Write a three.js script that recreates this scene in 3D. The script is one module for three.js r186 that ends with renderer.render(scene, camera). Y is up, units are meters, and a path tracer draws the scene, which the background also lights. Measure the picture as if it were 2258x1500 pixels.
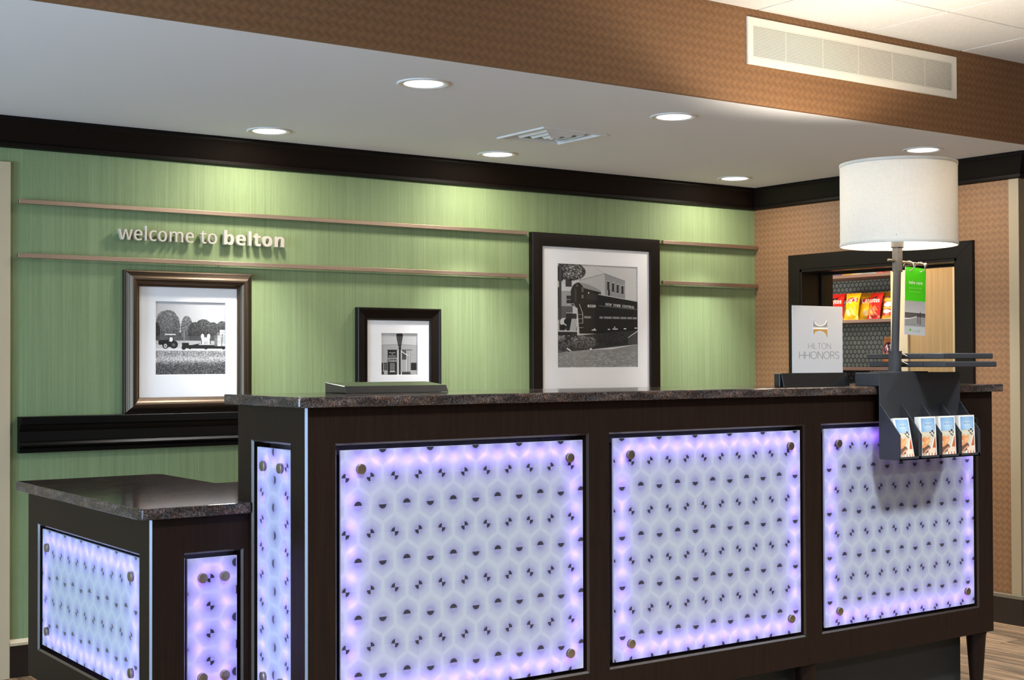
import * as THREE from 'three';
import { RoundedBoxGeometry } from 'three/addons/geometries/RoundedBoxGeometry.js';
import { mergeGeometries, toCreasedNormals } from 'three/addons/utils/BufferGeometryUtils.js';
import { FontLoader } from 'three/addons/loaders/FontLoader.js';
import { RectAreaLightUniformsLib } from 'three/addons/lights/RectAreaLightUniformsLib.js';

// ---------------------------------------------------------------- camera, sky, exposure
const scene = new THREE.Scene();
const camera = new THREE.PerspectiveCamera((2 * Math.atan(750 / 3092.44) * 180) / Math.PI, 2258 / 1500, 0.05, 60);
camera.position.set(0, 1.33, 0);
camera.rotation.set(0.01545, -0.62063, -0.00296, 'YXZ');
const renderer = new THREE.WebGLRenderer({ antialias: true });
renderer.toneMapping = THREE.LinearToneMapping;
renderer.toneMappingExposure = 1.13;
renderer.shadowMap.enabled = true;
scene.background = new THREE.Color(0.5, 0.6, 0.75);
RectAreaLightUniformsLib.init();

// light levels
const L = {
  day: 27, dayColor: [0.52, 0.77, 1.08],
  down: 150, beam: 16.5, downColor: [1.0, 0.92, 0.8], beamColor: [0.98, 0.97, 0.97],
  lobby: 46.0, lobbyColor: [0.87, 0.97, 1.1],
  lamp: 2.6, lampColor: [1.0, 0.87, 0.7],
  led: 72, ledColor: [0.36, 0.15, 1.0], strip: 0.1,
  pantry: 43, pantryColor: [1.0, 0.84, 0.62],
};
const rgb = (a) => new THREE.Color().setRGB(a[0], a[1], a[2]);

// ---------------------------------------------------------------- key measures (metres)
const ZB = -6.0756, XW = 6.16, YC = 2.372, ZF = -4.046, YA = 2.758;
const K = 0.9905;
const XL0 = -3.2, XR0 = 9.0, ZN = 3.5;

// ---------------------------------------------------------------- helpers
function rng(seed) { let s = seed | 0; return () => { s = (s + 0x6d2b79f5) | 0; let t = Math.imul(s ^ (s >>> 15), 1 | s); t = (t + Math.imul(t ^ (t >>> 7), 61 | t)) ^ t; return ((t ^ (t >>> 14)) >>> 0) / 4294967296; }; }
const used = new Map();
function numbered(n) { const k = used.get(n) ?? 0; used.set(n, k + 1); return k ? n + '_' + String(k).padStart(3, '0') : n; }
function shade(o) { o.castShadow = true; o.receiveShadow = true; return o; }
function thing(name, label, category, [x, y, z] = [0, 0, 0], group) {
  const o = new THREE.Group(); o.name = numbered(name); o.position.set(x, y, z); scene.add(o);
  o.userData = { label, category }; if (group) o.userData.group = group;
  return o;
}
// a part: geometry given in world coordinates (or local when `local`), parented under a thing
function worldPos(o) { const p = new THREE.Vector3(); for (let q = o; q && q !== scene; q = q.parent) p.add(q.position); return p; }
function part(parent, name, geo, mat, o = {}) {
  if (Array.isArray(geo)) geo = merge(geo);
  if (!o.local) { const p = worldPos(parent); geo.translate(-p.x, -p.y, -p.z); }
  const m = shade(new THREE.Mesh(geo, mat)); m.name = name; parent.add(m);
  if (o.label) m.userData.label = o.label;
  if (o.kind) m.userData.kind = o.kind;
  return m;
}
function struct(name, geo, mat, kind = 'structure') {
  if (Array.isArray(geo)) geo = merge(geo);
  const m = shade(new THREE.Mesh(geo, mat)); m.name = numbered(name); m.userData.kind = kind; scene.add(m); return m;
}
function structGroup(name) { const g = new THREE.Group(); g.name = numbered(name); g.userData.kind = 'structure'; scene.add(g); return g; }
function merge(list) {
  const gs = list.map((g) => { const q = g.index ? g.toNonIndexed() : g; for (const k of Object.keys(q.attributes)) if (!['position', 'normal', 'uv'].includes(k)) q.deleteAttribute(k); q.clearGroups(); return q; });
  return mergeGeometries(gs);
}
function boxUV(g) {
  const q = g.index ? g.toNonIndexed() : g, p = q.attributes.position, n = q.attributes.normal, uv = new Float32Array(p.count * 2);
  for (let i = 0; i < p.count; i++) {
    const ax = Math.abs(n.getX(i)), ay = Math.abs(n.getY(i)), az = Math.abs(n.getZ(i));
    if (ay >= ax && ay >= az) { uv[i * 2] = p.getX(i); uv[i * 2 + 1] = p.getZ(i); }
    else if (ax >= az) { uv[i * 2] = p.getZ(i); uv[i * 2 + 1] = p.getY(i); }
    else { uv[i * 2] = p.getX(i); uv[i * 2 + 1] = p.getY(i); }
  }
  q.setAttribute('uv', new THREE.BufferAttribute(uv, 2));
  return q;
}
function bx(x0, y0, z0, x1, y1, z1, r = 0) {
  const w = x1 - x0, h = y1 - y0, d = z1 - z0;
  const g = r > 0 ? new RoundedBoxGeometry(w, h, d, 2, Math.min(r, w / 2.01, h / 2.01, d / 2.01)) : new THREE.BoxGeometry(w, h, d);
  g.translate((x0 + x1) / 2, (y0 + y1) / 2, (z0 + z1) / 2);
  return boxUV(g);
}
// swept rectangular frame: profile [inward, height] from outer back edge to inner edge
function frameGeo(w, h, profile, creased = 0.5) {
  const pos = [], P = (u, v, c) => [[-w / 2 + u, -h / 2 + u, v], [w / 2 - u, -h / 2 + u, v], [w / 2 - u, h / 2 - u, v], [-w / 2 + u, h / 2 - u, v]][c];
  for (let c = 0; c < 4; c++) for (let i = 0; i + 1 < profile.length; i++) {
    const [u0, v0] = profile[i], [u1, v1] = profile[i + 1], d = (c + 1) % 4;
    const a = P(u0, v0, c), b = P(u0, v0, d), e = P(u1, v1, d), f = P(u1, v1, c);
    pos.push(...a, ...b, ...e, ...a, ...e, ...f);
  }
  const g = new THREE.BufferGeometry(); g.setAttribute('position', new THREE.Float32BufferAttribute(pos, 3)); g.computeVertexNormals();
  return boxUV(toCreasedNormals(g, creased));
}
// profile (list of [a, b]) swept along x: a -> z, b -> y
function sweepX(x0, x1, pts) {
  const s = new THREE.Shape(pts.map(([z, y]) => new THREE.Vector2(-z, y)));
  const g = new THREE.ExtrudeGeometry(s, { depth: x1 - x0, bevelEnabled: false });
  g.rotateY(Math.PI / 2); g.translate(x0, 0, 0);
  return boxUV(g);
}
function sweepZ(z0, z1, pts) {
  const s = new THREE.Shape(pts.map(([x, y]) => new THREE.Vector2(x, y)));
  const g = new THREE.ExtrudeGeometry(s, { depth: z1 - z0, bevelEnabled: false });
  g.translate(0, 0, z0);
  return boxUV(g);
}
function lathe(pts, seg = 40) { return new THREE.LatheGeometry(pts.map(([r, y]) => new THREE.Vector2(r, y)), seg); }
function cyl(r, p0, p1, seg = 16, r1 = r) {
  const a = new THREE.Vector3(...p0), b = new THREE.Vector3(...p1), d = b.clone().sub(a), g = new THREE.CylinderGeometry(r1, r, d.length(), seg);
  g.applyQuaternion(new THREE.Quaternion().setFromUnitVectors(new THREE.Vector3(0, 1, 0), d.clone().normalize()));
  g.translate((a.x + b.x) / 2, (a.y + b.y) / 2, (a.z + b.z) / 2);
  return g;
}

// ---------------------------------------------------------------- textures
function canvasTex(w, h, draw, o = {}) {
  const c = document.createElement('canvas'); c.width = w; c.height = h; const x = c.getContext('2d'); draw(x, w, h);
  const t = new THREE.CanvasTexture(c); if (!o.data) t.colorSpace = THREE.SRGBColorSpace;
  t.wrapS = t.wrapT = o.clamp ? THREE.ClampToEdgeWrapping : THREE.RepeatWrapping; t.magFilter = THREE.LinearFilter;
  if (o.size) t.repeat.set(1 / o.size[0], 1 / o.size[1]);
  return t;
}
function pixelTex(w, h, f, o = {}) {
  return canvasTex(w, h, (x) => { const im = x.createImageData(w, h), d = im.data; for (let j = 0, k = 0; j < h; j++) for (let i = 0; i < w; i++, k += 4) { const c = f(i, j); d[k] = c[0]; d[k + 1] = c[1]; d[k + 2] = c[2]; d[k + 3] = 255; } x.putImageData(im, 0, 0); }, o);
}
function noise2(seed, nx, ny) { // tileable value noise sampled 0..1
  const r = rng(seed), g = new Float32Array(nx * ny).map(() => r());
  return (u, v) => {
    const x = (((u % 1) + 1) % 1) * nx, y = (((v % 1) + 1) % 1) * ny, i = Math.floor(x), j = Math.floor(y), a = x - i, b = y - j, s = a * a * (3 - 2 * a), t = b * b * (3 - 2 * b);
    const q = (p, m) => g[((m % ny) + ny) % ny * nx + (((p % nx) + nx) % nx)];
    return (q(i, j) * (1 - s) + q(i + 1, j) * s) * (1 - t) + (q(i, j + 1) * (1 - s) + q(i + 1, j + 1) * s) * t;
  };
}
// green strié wallpaper, 2.4 m x 1.2 m
const greenTex = (() => {
  const W = 2048, H = 512, n1 = noise2(1, 900, 3), n2 = noise2(2, 420, 2), n3 = noise2(3, 60, 2), n4 = noise2(4, 1024, 24), n5 = noise2(5, 512, 256);
  return pixelTex(W, H, (i, j) => {
    const u = i / W, v = j / H, s = (n1(u, v) - 0.5) * 26 + (n2(u, v) - 0.5) * 20 + (n3(u, v) - 0.5) * 16 + (n4(u, v) - 0.5) * 12 + (n5(u, v) - 0.5) * 7;
    const dark = n1(u + 0.37, v) > 0.84 ? -6 : 0;
    return [129 + s * 0.42 + dark, 147 + s * 0.4 + dark, 103 + s * 0.4 + dark];
  }, { size: [2.4, 1.2] });
})();
// brown wallpaper of slanted rope-like lobes in rows, 0.42 m x 0.42 m
const [brownTex, brownBump] = (() => {
  const P = 12, g1 = noise2(91, 420, 420), g2 = noise2(92, 200, 200), g3 = noise2(93, 40, 40), f = (u, v) => {
    const wob = (g3(u, v) - 0.5) * 0.5, ph = u * P + 0.26 * Math.sin(2 * Math.PI * v * P) + wob * 0.4, a = 0.5 + 0.5 * Math.sin(2 * Math.PI * ph), b = 0.5 + 0.5 * Math.cos(2 * Math.PI * (v * P + wob * 0.3));
    const line = 0.5 + 0.5 * Math.sin(2 * Math.PI * (ph * 5 + v * P * 1.5)); // fine curved strokes
    return a * 0.42 + b * 0.34 + line * 0.24;
  };
  return [pixelTex(1024, 1024, (i, j) => { const u = i / 1024, v = j / 1024, q = (f(u, v) - 0.5) * 46 + (g1(u, v) - 0.5) * 30 + (g2(u, v) - 0.5) * 16; return [131 + q * 0.65, 95 + q * 0.5, 63 + q * 0.4]; }, { size: [0.42, 0.42] }),
    pixelTex(512, 512, (i, j) => { const u = i / 512, v = j / 512, q = 50 + f(u, v) * 130 + g1(u, v) * 50; return [q, q, q]; }, { size: [0.42, 0.42], data: true })];
})();
// polished brown granite, 0.5 m
const graniteTex = (() => {
  const W = 1024, a = noise2(11, 300, 300), b = noise2(12, 120, 120), c = noise2(13, 24, 24), d = noise2(14, 400, 400), e = noise2(15, 140, 50), st = noise2(16, 10, 34);
  return pixelTex(W, W, (i, j) => {
    const u = i / W, v = j / W, k = (a(u, v) - 0.5) * 0.55 + (b(u, v) - 0.5) * 0.4 + (d(u, v) - 0.5) * 0.6 + 0.5; let q = 18 + Math.max(0, Math.min(1.3, k)) * 76;
    if (a(u + 0.4, v + 0.2) > 0.72) q *= 0.6; if (e(u, v) > 0.82) q += 22; const w = c(u, v); q *= 0.72 + 0.56 * st(u, v);
    return [q * (1.06 + 0.24 * w), q * 1.0, q * (0.98 - 0.16 * w)];
  }, { size: [0.5, 0.5] });
})();
// dark stained wood, grain along v
const woodTex = (() => {
  const W = 512, H = 512, a = noise2(21, 160, 4), b = noise2(22, 40, 3), c = noise2(23, 256, 20);
  return pixelTex(W, H, (i, j) => { const u = i / W, v = j / H, q = 0.8 + (a(u, v) - 0.5) * 0.12 + (b(u, v) - 0.5) * 0.14 + (c(u, v) - 0.5) * 0.2; return [39 * q, 24 * q, 15 * q]; }, { size: [0.5, 0.9] });
})();
// wood-look floor plank grain, 1.0 m (v) x 0.5 m (u)
const plankTex = (() => {
  const W = 1024, H = 1024, a = noise2(31, 90, 5), b = noise2(32, 220, 9), c = noise2(33, 14, 3), d = noise2(34, 420, 40), kn = noise2(35, 9, 4);
  return pixelTex(W, H, (i, j) => {
    const v = j / H, u = i / W + (kn(i / W, v) - 0.5) * 0.02, q = 0.78 + (a(u, v) - 0.5) * 0.5 + (b(u, v) - 0.5) * 0.36 + (c(u, v) - 0.5) * 0.35 + (d(u, v) - 0.5) * 0.2;
    return [150 * q, 120 * q, 89 * q];
  }, { size: [0.5, 1.0] });
})();
// backlit panel print: 0.16 m tile of nested hexagon rings with quartered and halved dots
const panelTex = canvasTex(1024, 1024, (x, W) => {
  const S = W / 0.16; x.fillStyle = 'rgb(222,227,234)'; x.fillRect(0, 0, W, W);
  const R = (th, s) => { // rounded pointy hexagon, rounder as it shrinks
    const a = 0.0372 * s, top = 0.050 * s, side = 0.0262 * s, c = Math.abs(Math.cos(th)), n = Math.abs(Math.sin(th));
    const hex = Math.min(a / Math.max(c, 1e-6), top / Math.max(n + c * ((top - side) / a), 1e-6)), t = Math.min(1, Math.max(0, (0.95 - s) / 0.6));
    return hex * (1 - t) + 0.041 * s * t;
  };
  const sector = (cx, cy, t0, t1, s, fill, edge) => {
    x.beginPath(); x.moveTo(cx, cy);
    for (let k = 0; k <= 60; k++) { const th = t0 + ((t1 - t0) * k) / 60, r = R(th, s) * S; x.lineTo(cx + Math.cos(th) * r, cy - Math.sin(th) * r); }
    x.closePath(); x.fillStyle = fill; x.fill();
    if (edge) { x.beginPath(); for (let k = 0; k <= 60; k++) { const th = t0 + ((t1 - t0) * k) / 60, r = R(th, s) * S; x[k ? 'lineTo' : 'moveTo'](cx + Math.cos(th) * r, cy - Math.sin(th) * r); } x.strokeStyle = edge; x.lineWidth = 3; x.stroke(); }
  };
  const cell = (cx, cy, parts) => {
    for (const [t0, t1, ink] of parts) {
      const tone = ink ? [[0.92, 211, 216, 228], [0.82, 208, 212, 227], [0.71, 203, 206, 225], [0.6, 196, 198, 222], [0.49, 188, 188, 219], [0.39, 174, 171, 213], [0.315, 204, 202, 228]]
        : [[0.88, 215, 220, 229], [0.77, 212, 216, 229], [0.66, 208, 211, 227], [0.55, 201, 203, 224], [0.45, 192, 193, 221], [0.35, 182, 180, 217], [0.28, 178, 175, 215]];
      for (const [s, r, g, b] of tone) sector(cx, cy, t0, t1, s, `rgb(${r},${g},${b})`, `rgba(${r - 24},${g - 22},${b - 13},0.8)`);
      if (ink) { x.fillStyle = 'rgb(30,23,46)'; x.beginPath(); x.moveTo(cx, cy); x.arc(cx, cy, 0.0123 * S, -t1, -t0); x.closePath(); x.fill(); }
    }
  };
  const P = Math.PI, Q = P / 2;
  for (const ox of [-W, 0, W]) for (const oy of [-W, 0, W]) {
    cell(0 + ox, 0 + oy, [[0, Q, 1], [Q, P, 0], [P, P + Q, 1], [P + Q, 2 * P, 0]]);
    cell(0.08 * S + ox, 0 + oy, [[0, Q, 0], [Q, P, 1], [P, P + Q, 0], [P + Q, 2 * P, 1]]);
    cell(0.12 * S + ox, 0.08 * S + oy, [[0, P, 1], [P, 2 * P, 0]]);
    cell(0.04 * S + ox, 0.08 * S + oy, [[0, P, 0], [P, 2 * P, 1]]);
  }
});
// pantry back wall: small hexagons
const hexTex = canvasTex(512, 888, (x, W, H) => {
  x.fillStyle = 'rgb(40,54,64)'; x.fillRect(0, 0, W, H); const n = 8, p = W / n, rr = p * 0.5, rows = Math.round(H / (p * 0.8667)), ph = H / rows;
  for (let j = -1; j <= rows; j++) for (let i = -1; i <= n; i++) {
    const q = rng((((i + n) % n) * 31 + ((j + rows) % rows) * 57) | 0), l = q() * 14; x.fillStyle = `rgb(${104 + l},${114 + l},${116 + l})`; x.beginPath();
    for (let k = 0; k < 6; k++) x.lineTo((i + (((j % 2) + 2) % 2) / 2 + 0.5) * p + Math.cos((k + 0.5) * Math.PI / 3) * rr * 0.92, (j + 0.5) * ph + Math.sin((k + 0.5) * Math.PI / 3) * rr * 0.92);
    x.closePath(); x.fill();
  }
}, { size: [0.27, 0.468] });
const tileTex = pixelTex(256, 256, (() => { const n = noise2(41, 128, 128), m = noise2(42, 40, 40); return (i, j) => { const q = 232 + (n(i / 256, j / 256) - 0.5) * 16 + (m(i / 256, j / 256) - 0.5) * 8; return [q, q, q - 3]; }; })(), { size: [0.3, 0.3] });
const speckBump = pixelTex(256, 256, (() => { const r = rng(51), n = noise2(52, 128, 128); return (i, j) => { const q = 90 + n(i / 256, j / 256) * 120 + r() * 40; return [q, q, q]; }; })(), { size: [0.05, 0.05], data: true });
const speckCol = pixelTex(256, 256, (() => { const r = rng(53), n = noise2(54, 150, 150); return (i, j) => { let q = 0.75 + n(i / 256, j / 256) * 0.5; if (r() > 0.95) q += 0.5; return [48 * q, 48 * q, 50 * q]; }; })(), { size: [0.09, 0.09] });
const brushTex = pixelTex(256, 256, (() => { const n = noise2(61, 4, 200), m = noise2(62, 20, 128); return (i, j) => { const q = 150 + (n(i / 256, j / 256) - 0.5) * 90 + (m(i / 256, j / 256) - 0.5) * 50; return [q, q, q]; }; })(), { size: [0.3, 0.05], data: true });
const linenTex = pixelTex(512, 512, (() => { const a = noise2(71, 256, 16), b = noise2(72, 16, 256), r = rng(73); return (i, j) => { const q = 216 + (a(i / 512, j / 512) - 0.5) * 8 + (b(i / 512, j / 512) - 0.5) * 7 + r() * 3; return [q, q - 7, q - 20]; }; })(), { size: [0.25, 0.25] });
const doorTex = pixelTex(512, 256, (() => { const a = noise2(81, 240, 3), b = noise2(82, 40, 2); return (i, j) => { const q = (a(i / 512, j / 256) - 0.5) * 24 + (b(i / 512, j / 256) - 0.5) * 14; return [192 + q, 160 + q, 110 + q * 0.8]; }; })(), { size: [0.35, 0.6] });

// printed pictures -------------------------------------------------
const G = (v, a = 1) => `rgba(${v | 0},${v | 0},${v | 0},${a})`;
function foliage(x, cx, cy, rx, ry, lo, hi, n, r, size) {
  for (let k = 0; k < n; k++) {
    const t = r() * 6.283, q = Math.sqrt(r()), px = cx + Math.cos(t) * rx * q, py = cy + Math.sin(t) * ry * q, s = size * (0.4 + r());
    x.fillStyle = G(lo + (hi - lo) * r() * (0.6 + 0.4 * (cy + ry - py) / (2 * ry)), 0.85); x.beginPath(); x.ellipse(px, py, s, s * 0.7, r() * 3, 0, 7); x.fill();
  }
}
const farmTex = canvasTex(578, 610, (x, W, H) => {
  x.scale(W / 1155, H / 1220); x.translate(-175, -185); const r = rng(101);
  x.fillStyle = G(208); x.fillRect(0, 0, 2000, 2000);
  x.fillStyle = G(70); x.fillRect(175, 700, 1160, 140);
  foliage(x, 390, 600, 190, 260, 35, 190, 9000, r, 7); foliage(x, 330, 520, 130, 170, 60, 200, 1500, r, 6); foliage(x, 200, 700, 60, 160, 15, 90, 1200, r, 7); foliage(x, 690, 640, 95, 210, 45, 190, 3200, r, 7);
  foliage(x, 820, 700, 110, 170, 15, 120, 3000, r, 7); foliage(x, 960, 660, 150, 180, 20, 140, 5000, r, 7); foliage(x, 1110, 690, 130, 160, 25, 140, 3800, r, 7); foliage(x, 1270, 660, 110, 150, 30, 140, 3000, r, 7);
  x.fillStyle = G(95, 0.55); x.fillRect(175, 760, 1160, 80);
  x.fillStyle = G(190); x.fillRect(175, 835, 1160, 65); x.fillStyle = G(205); x.fillRect(175, 895, 1160, 120); x.fillStyle = G(225); x.fillRect(175, 960, 1160, 40);
  x.fillStyle = G(150); x.fillRect(640, 660, 12, 200);
  for (let k = 0; k < 9000; k++) { const py = 1000 + Math.pow(r(), 0.9) * 405, d = (py - 1000) / 405, band = Math.exp(-Math.pow((d - 0.33) / 0.16, 2)); x.fillStyle = G(30 + r() * (95 + 70 * band) + band * 75, 0.8); x.beginPath(); x.ellipse(175 + r() * 1160, py, 4 + d * 8, 3 + d * 6, r() * 3, 0, 7); x.fill(); }
  // tractor
  x.fillStyle = G(22); x.beginPath(); x.moveTo(235, 835); x.lineTo(400, 822); x.lineTo(410, 905); x.lineTo(240, 905); x.fill();
  x.fillStyle = G(30); x.fillRect(390, 850, 110, 90); x.beginPath(); x.arc(480, 900, 66, 0, 7); x.fill(); x.fillStyle = G(20); x.beginPath(); x.arc(348, 922, 48, 0, 7); x.fill(); x.fillStyle = G(200); x.beginPath(); x.ellipse(348, 922, 27, 36, 0, 0, 7); x.fill(); x.fillStyle = G(90); x.beginPath(); x.arc(348, 922, 12, 0, 7); x.fill(); x.fillStyle = G(95); x.beginPath(); x.arc(478, 905, 26, 0, 7); x.fill();
  x.fillStyle = G(230); x.fillRect(340, 726, 172, 18); x.fillStyle = G(40); x.fillRect(398, 744, 7, 90); x.fillRect(470, 744, 7, 90); x.fillStyle = G(240); x.beginPath(); x.ellipse(438, 815, 26, 40, 0, 0, 7); x.fill(); x.fillStyle = G(60); x.beginPath(); x.arc(436, 768, 14, 0, 7); x.fill();
  // baler, wagon and hay
  x.fillStyle = G(25); x.fillRect(612, 870, 110, 90); x.fillRect(700, 905, 625, 60); x.beginPath(); x.moveTo(720, 915); x.lineTo(900, 880); x.lineTo(900, 915); x.fill();
  for (const [cx, cr] of [[640, 36], [740, 26], [1000, 30], [1290, 30]]) { x.beginPath(); x.arc(cx, 950, cr, 0, 7); x.fill(); }
  x.fillStyle = G(220); x.fillRect(880, 892, 190, 12);
  for (let j = 0; j < 6; j++) for (let i = 0; i < 4; i++) { if (i === 0 && j > 4) continue; const px = 1140 + i * 50 + (j > 3 ? 40 : 0), py = 880 - j * 46; if (px > 1330) continue; x.fillStyle = G((i === 0 ? 95 : 190) + r() * 40); x.fillRect(px, py, 48, 44); }
  x.strokeStyle = G(30); x.lineWidth = 10; x.beginPath(); x.moveTo(1270, 720); x.lineTo(1262, 930); x.stroke();
  for (const [cx, cy, s] of [[945, 800, 1], [1045, 800, -1]]) { x.fillStyle = G(240); x.beginPath(); x.ellipse(cx, cy - 35, 27, 46, 0, 0, 7); x.fill(); x.fillRect(cx - 16, cy, 34, 92); x.fillStyle = G(30); x.beginPath(); x.arc(cx + 22 * s, cy - 92, 14, 0, 7); x.fill(); x.fillRect(cx - 22 * s, cy + 30, 12, 62); }
  x.fillStyle = G(215); x.beginPath(); x.ellipse(995, 815, 34, 40, 0, 0, 7); x.fill();
}, { clamp: true });
const townTex = canvasTex(440, 508, (x, W, H) => {
  x.scale(W / 550, H / 635); x.translate(-415, -505); const r = rng(102);
  x.fillStyle = G(206); x.fillRect(400, 500, 600, 700);
  x.fillStyle = G(176); x.beginPath(); x.moveTo(415, 692); x.quadraticCurveTo(690, 665, 965, 698); x.lineTo(965, 1145); x.lineTo(415, 1145); x.fill();
  for (let k = 0; k < 1500; k++) { x.fillStyle = G(150 + r() * 60, 0.35); x.fillRect(415 + r() * 550, 700 + r() * 440, 8, 3); }
  x.strokeStyle = G(120); x.lineWidth = 4; x.beginPath(); x.moveTo(415, 692); x.quadraticCurveTo(690, 665, 965, 698); x.stroke(); x.fillStyle = G(150); x.fillRect(415, 832, 550, 3); x.fillRect(415, 946, 550, 5);
  for (const [a, b] of [[415, 515], [862, 965]]) { x.fillStyle = G(30); x.fillRect(a, 952, b - a, 112); x.fillStyle = G(190); x.fillRect(a + (a < 500 ? 42 : 82), 952, 9, 112); x.fillStyle = G(205); x.fillRect(a, 1064, b - a, 10); if (a < 500) for (let k = 0; k < 3; k++) { x.fillStyle = G(120); x.fillRect(475, 970 + k * 32, 30, 20); } }
  x.fillStyle = G(60); x.beginPath(); x.ellipse(445, 1105, 22, 40, 0, 0, 7); x.fill(); x.fillStyle = G(120); x.fillRect(415, 1120, 550, 20); x.fillStyle = G(40); x.fillRect(415, 1132, 80, 8);
  x.fillStyle = G(24); x.fillRect(520, 765, 136, 365); x.fillStyle = G(200); x.fillRect(656, 765, 30, 365); x.fillStyle = G(30); x.fillRect(512, 758, 150, 8); x.fillRect(505, 1128, 160, 9);
  x.fillStyle = G(235); x.textAlign = 'center'; x.font = 'bold 17px serif'; x.fillText('WELCOME', 588, 808); x.fillText('TO', 588, 830); x.font = 'bold 21px serif'; x.fillText('HISTORIC', 588, 858); x.font = 'bold 38px serif'; x.fillText('DOWN', 590, 900); x.fillText('TOWN', 590, 938);
  x.fillStyle = G(150); x.fillRect(555, 955, 68, 120); x.fillStyle = G(30); for (let i = 0; i < 4; i++) for (let j = 0; j < 4; j++) x.fillRect(561 + i * 16, 962 + j * 28, 9, 20); x.fillStyle = G(200); x.beginPath(); x.moveTo(540, 1088); x.lineTo(560, 1070); x.lineTo(620, 1070); x.lineTo(638, 1088); x.fill();
  x.fillStyle = G(95); x.fillRect(728, 765, 126, 320); x.fillStyle = G(225); for (let k = 0; k < 4; k++) x.fillRect(735 + k * 17, 905, 9, 180); for (let k = 0; k < 3; k++) x.fillRect(795 + k * 21, 765, 11, 320); x.fillStyle = G(70); x.fillRect(728, 790, 62, 110); x.fillStyle = G(60); x.fillRect(728, 1085, 126, 36); x.fillStyle = G(35); x.fillRect(720, 757, 160, 8); x.fillRect(722, 1120, 168, 8);
  x.strokeStyle = G(228); x.lineWidth = 14; x.beginPath(); x.moveTo(672, 752); x.lineTo(830, 852); x.stroke(); x.strokeStyle = G(60); x.lineWidth = 3; x.beginPath(); x.moveTo(680, 766); x.lineTo(830, 862); x.stroke();
  x.fillStyle = G(26); x.fillRect(684, 690, 32, 450); x.fillStyle = G(210); x.fillRect(712, 760, 14, 370);
  x.fillStyle = G(38); x.beginPath(); x.moveTo(644, 540); x.lineTo(746, 540); x.lineTo(722, 690); x.lineTo(710, 720); x.lineTo(688, 720); x.lineTo(670, 690); x.fill(); x.beginPath(); x.ellipse(695, 532, 46, 24, 0, 0, 7); x.fill();
  for (let k = 0; k < 5; k++) { x.strokeStyle = G(110); x.lineWidth = 4; x.beginPath(); x.moveTo(660 + k * 18, 550); x.lineTo(678 + k * 9, 680); x.stroke(); }
  x.fillStyle = G(20); x.fillRect(676, 736, 42, 14);
}, { clamp: true });
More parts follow.
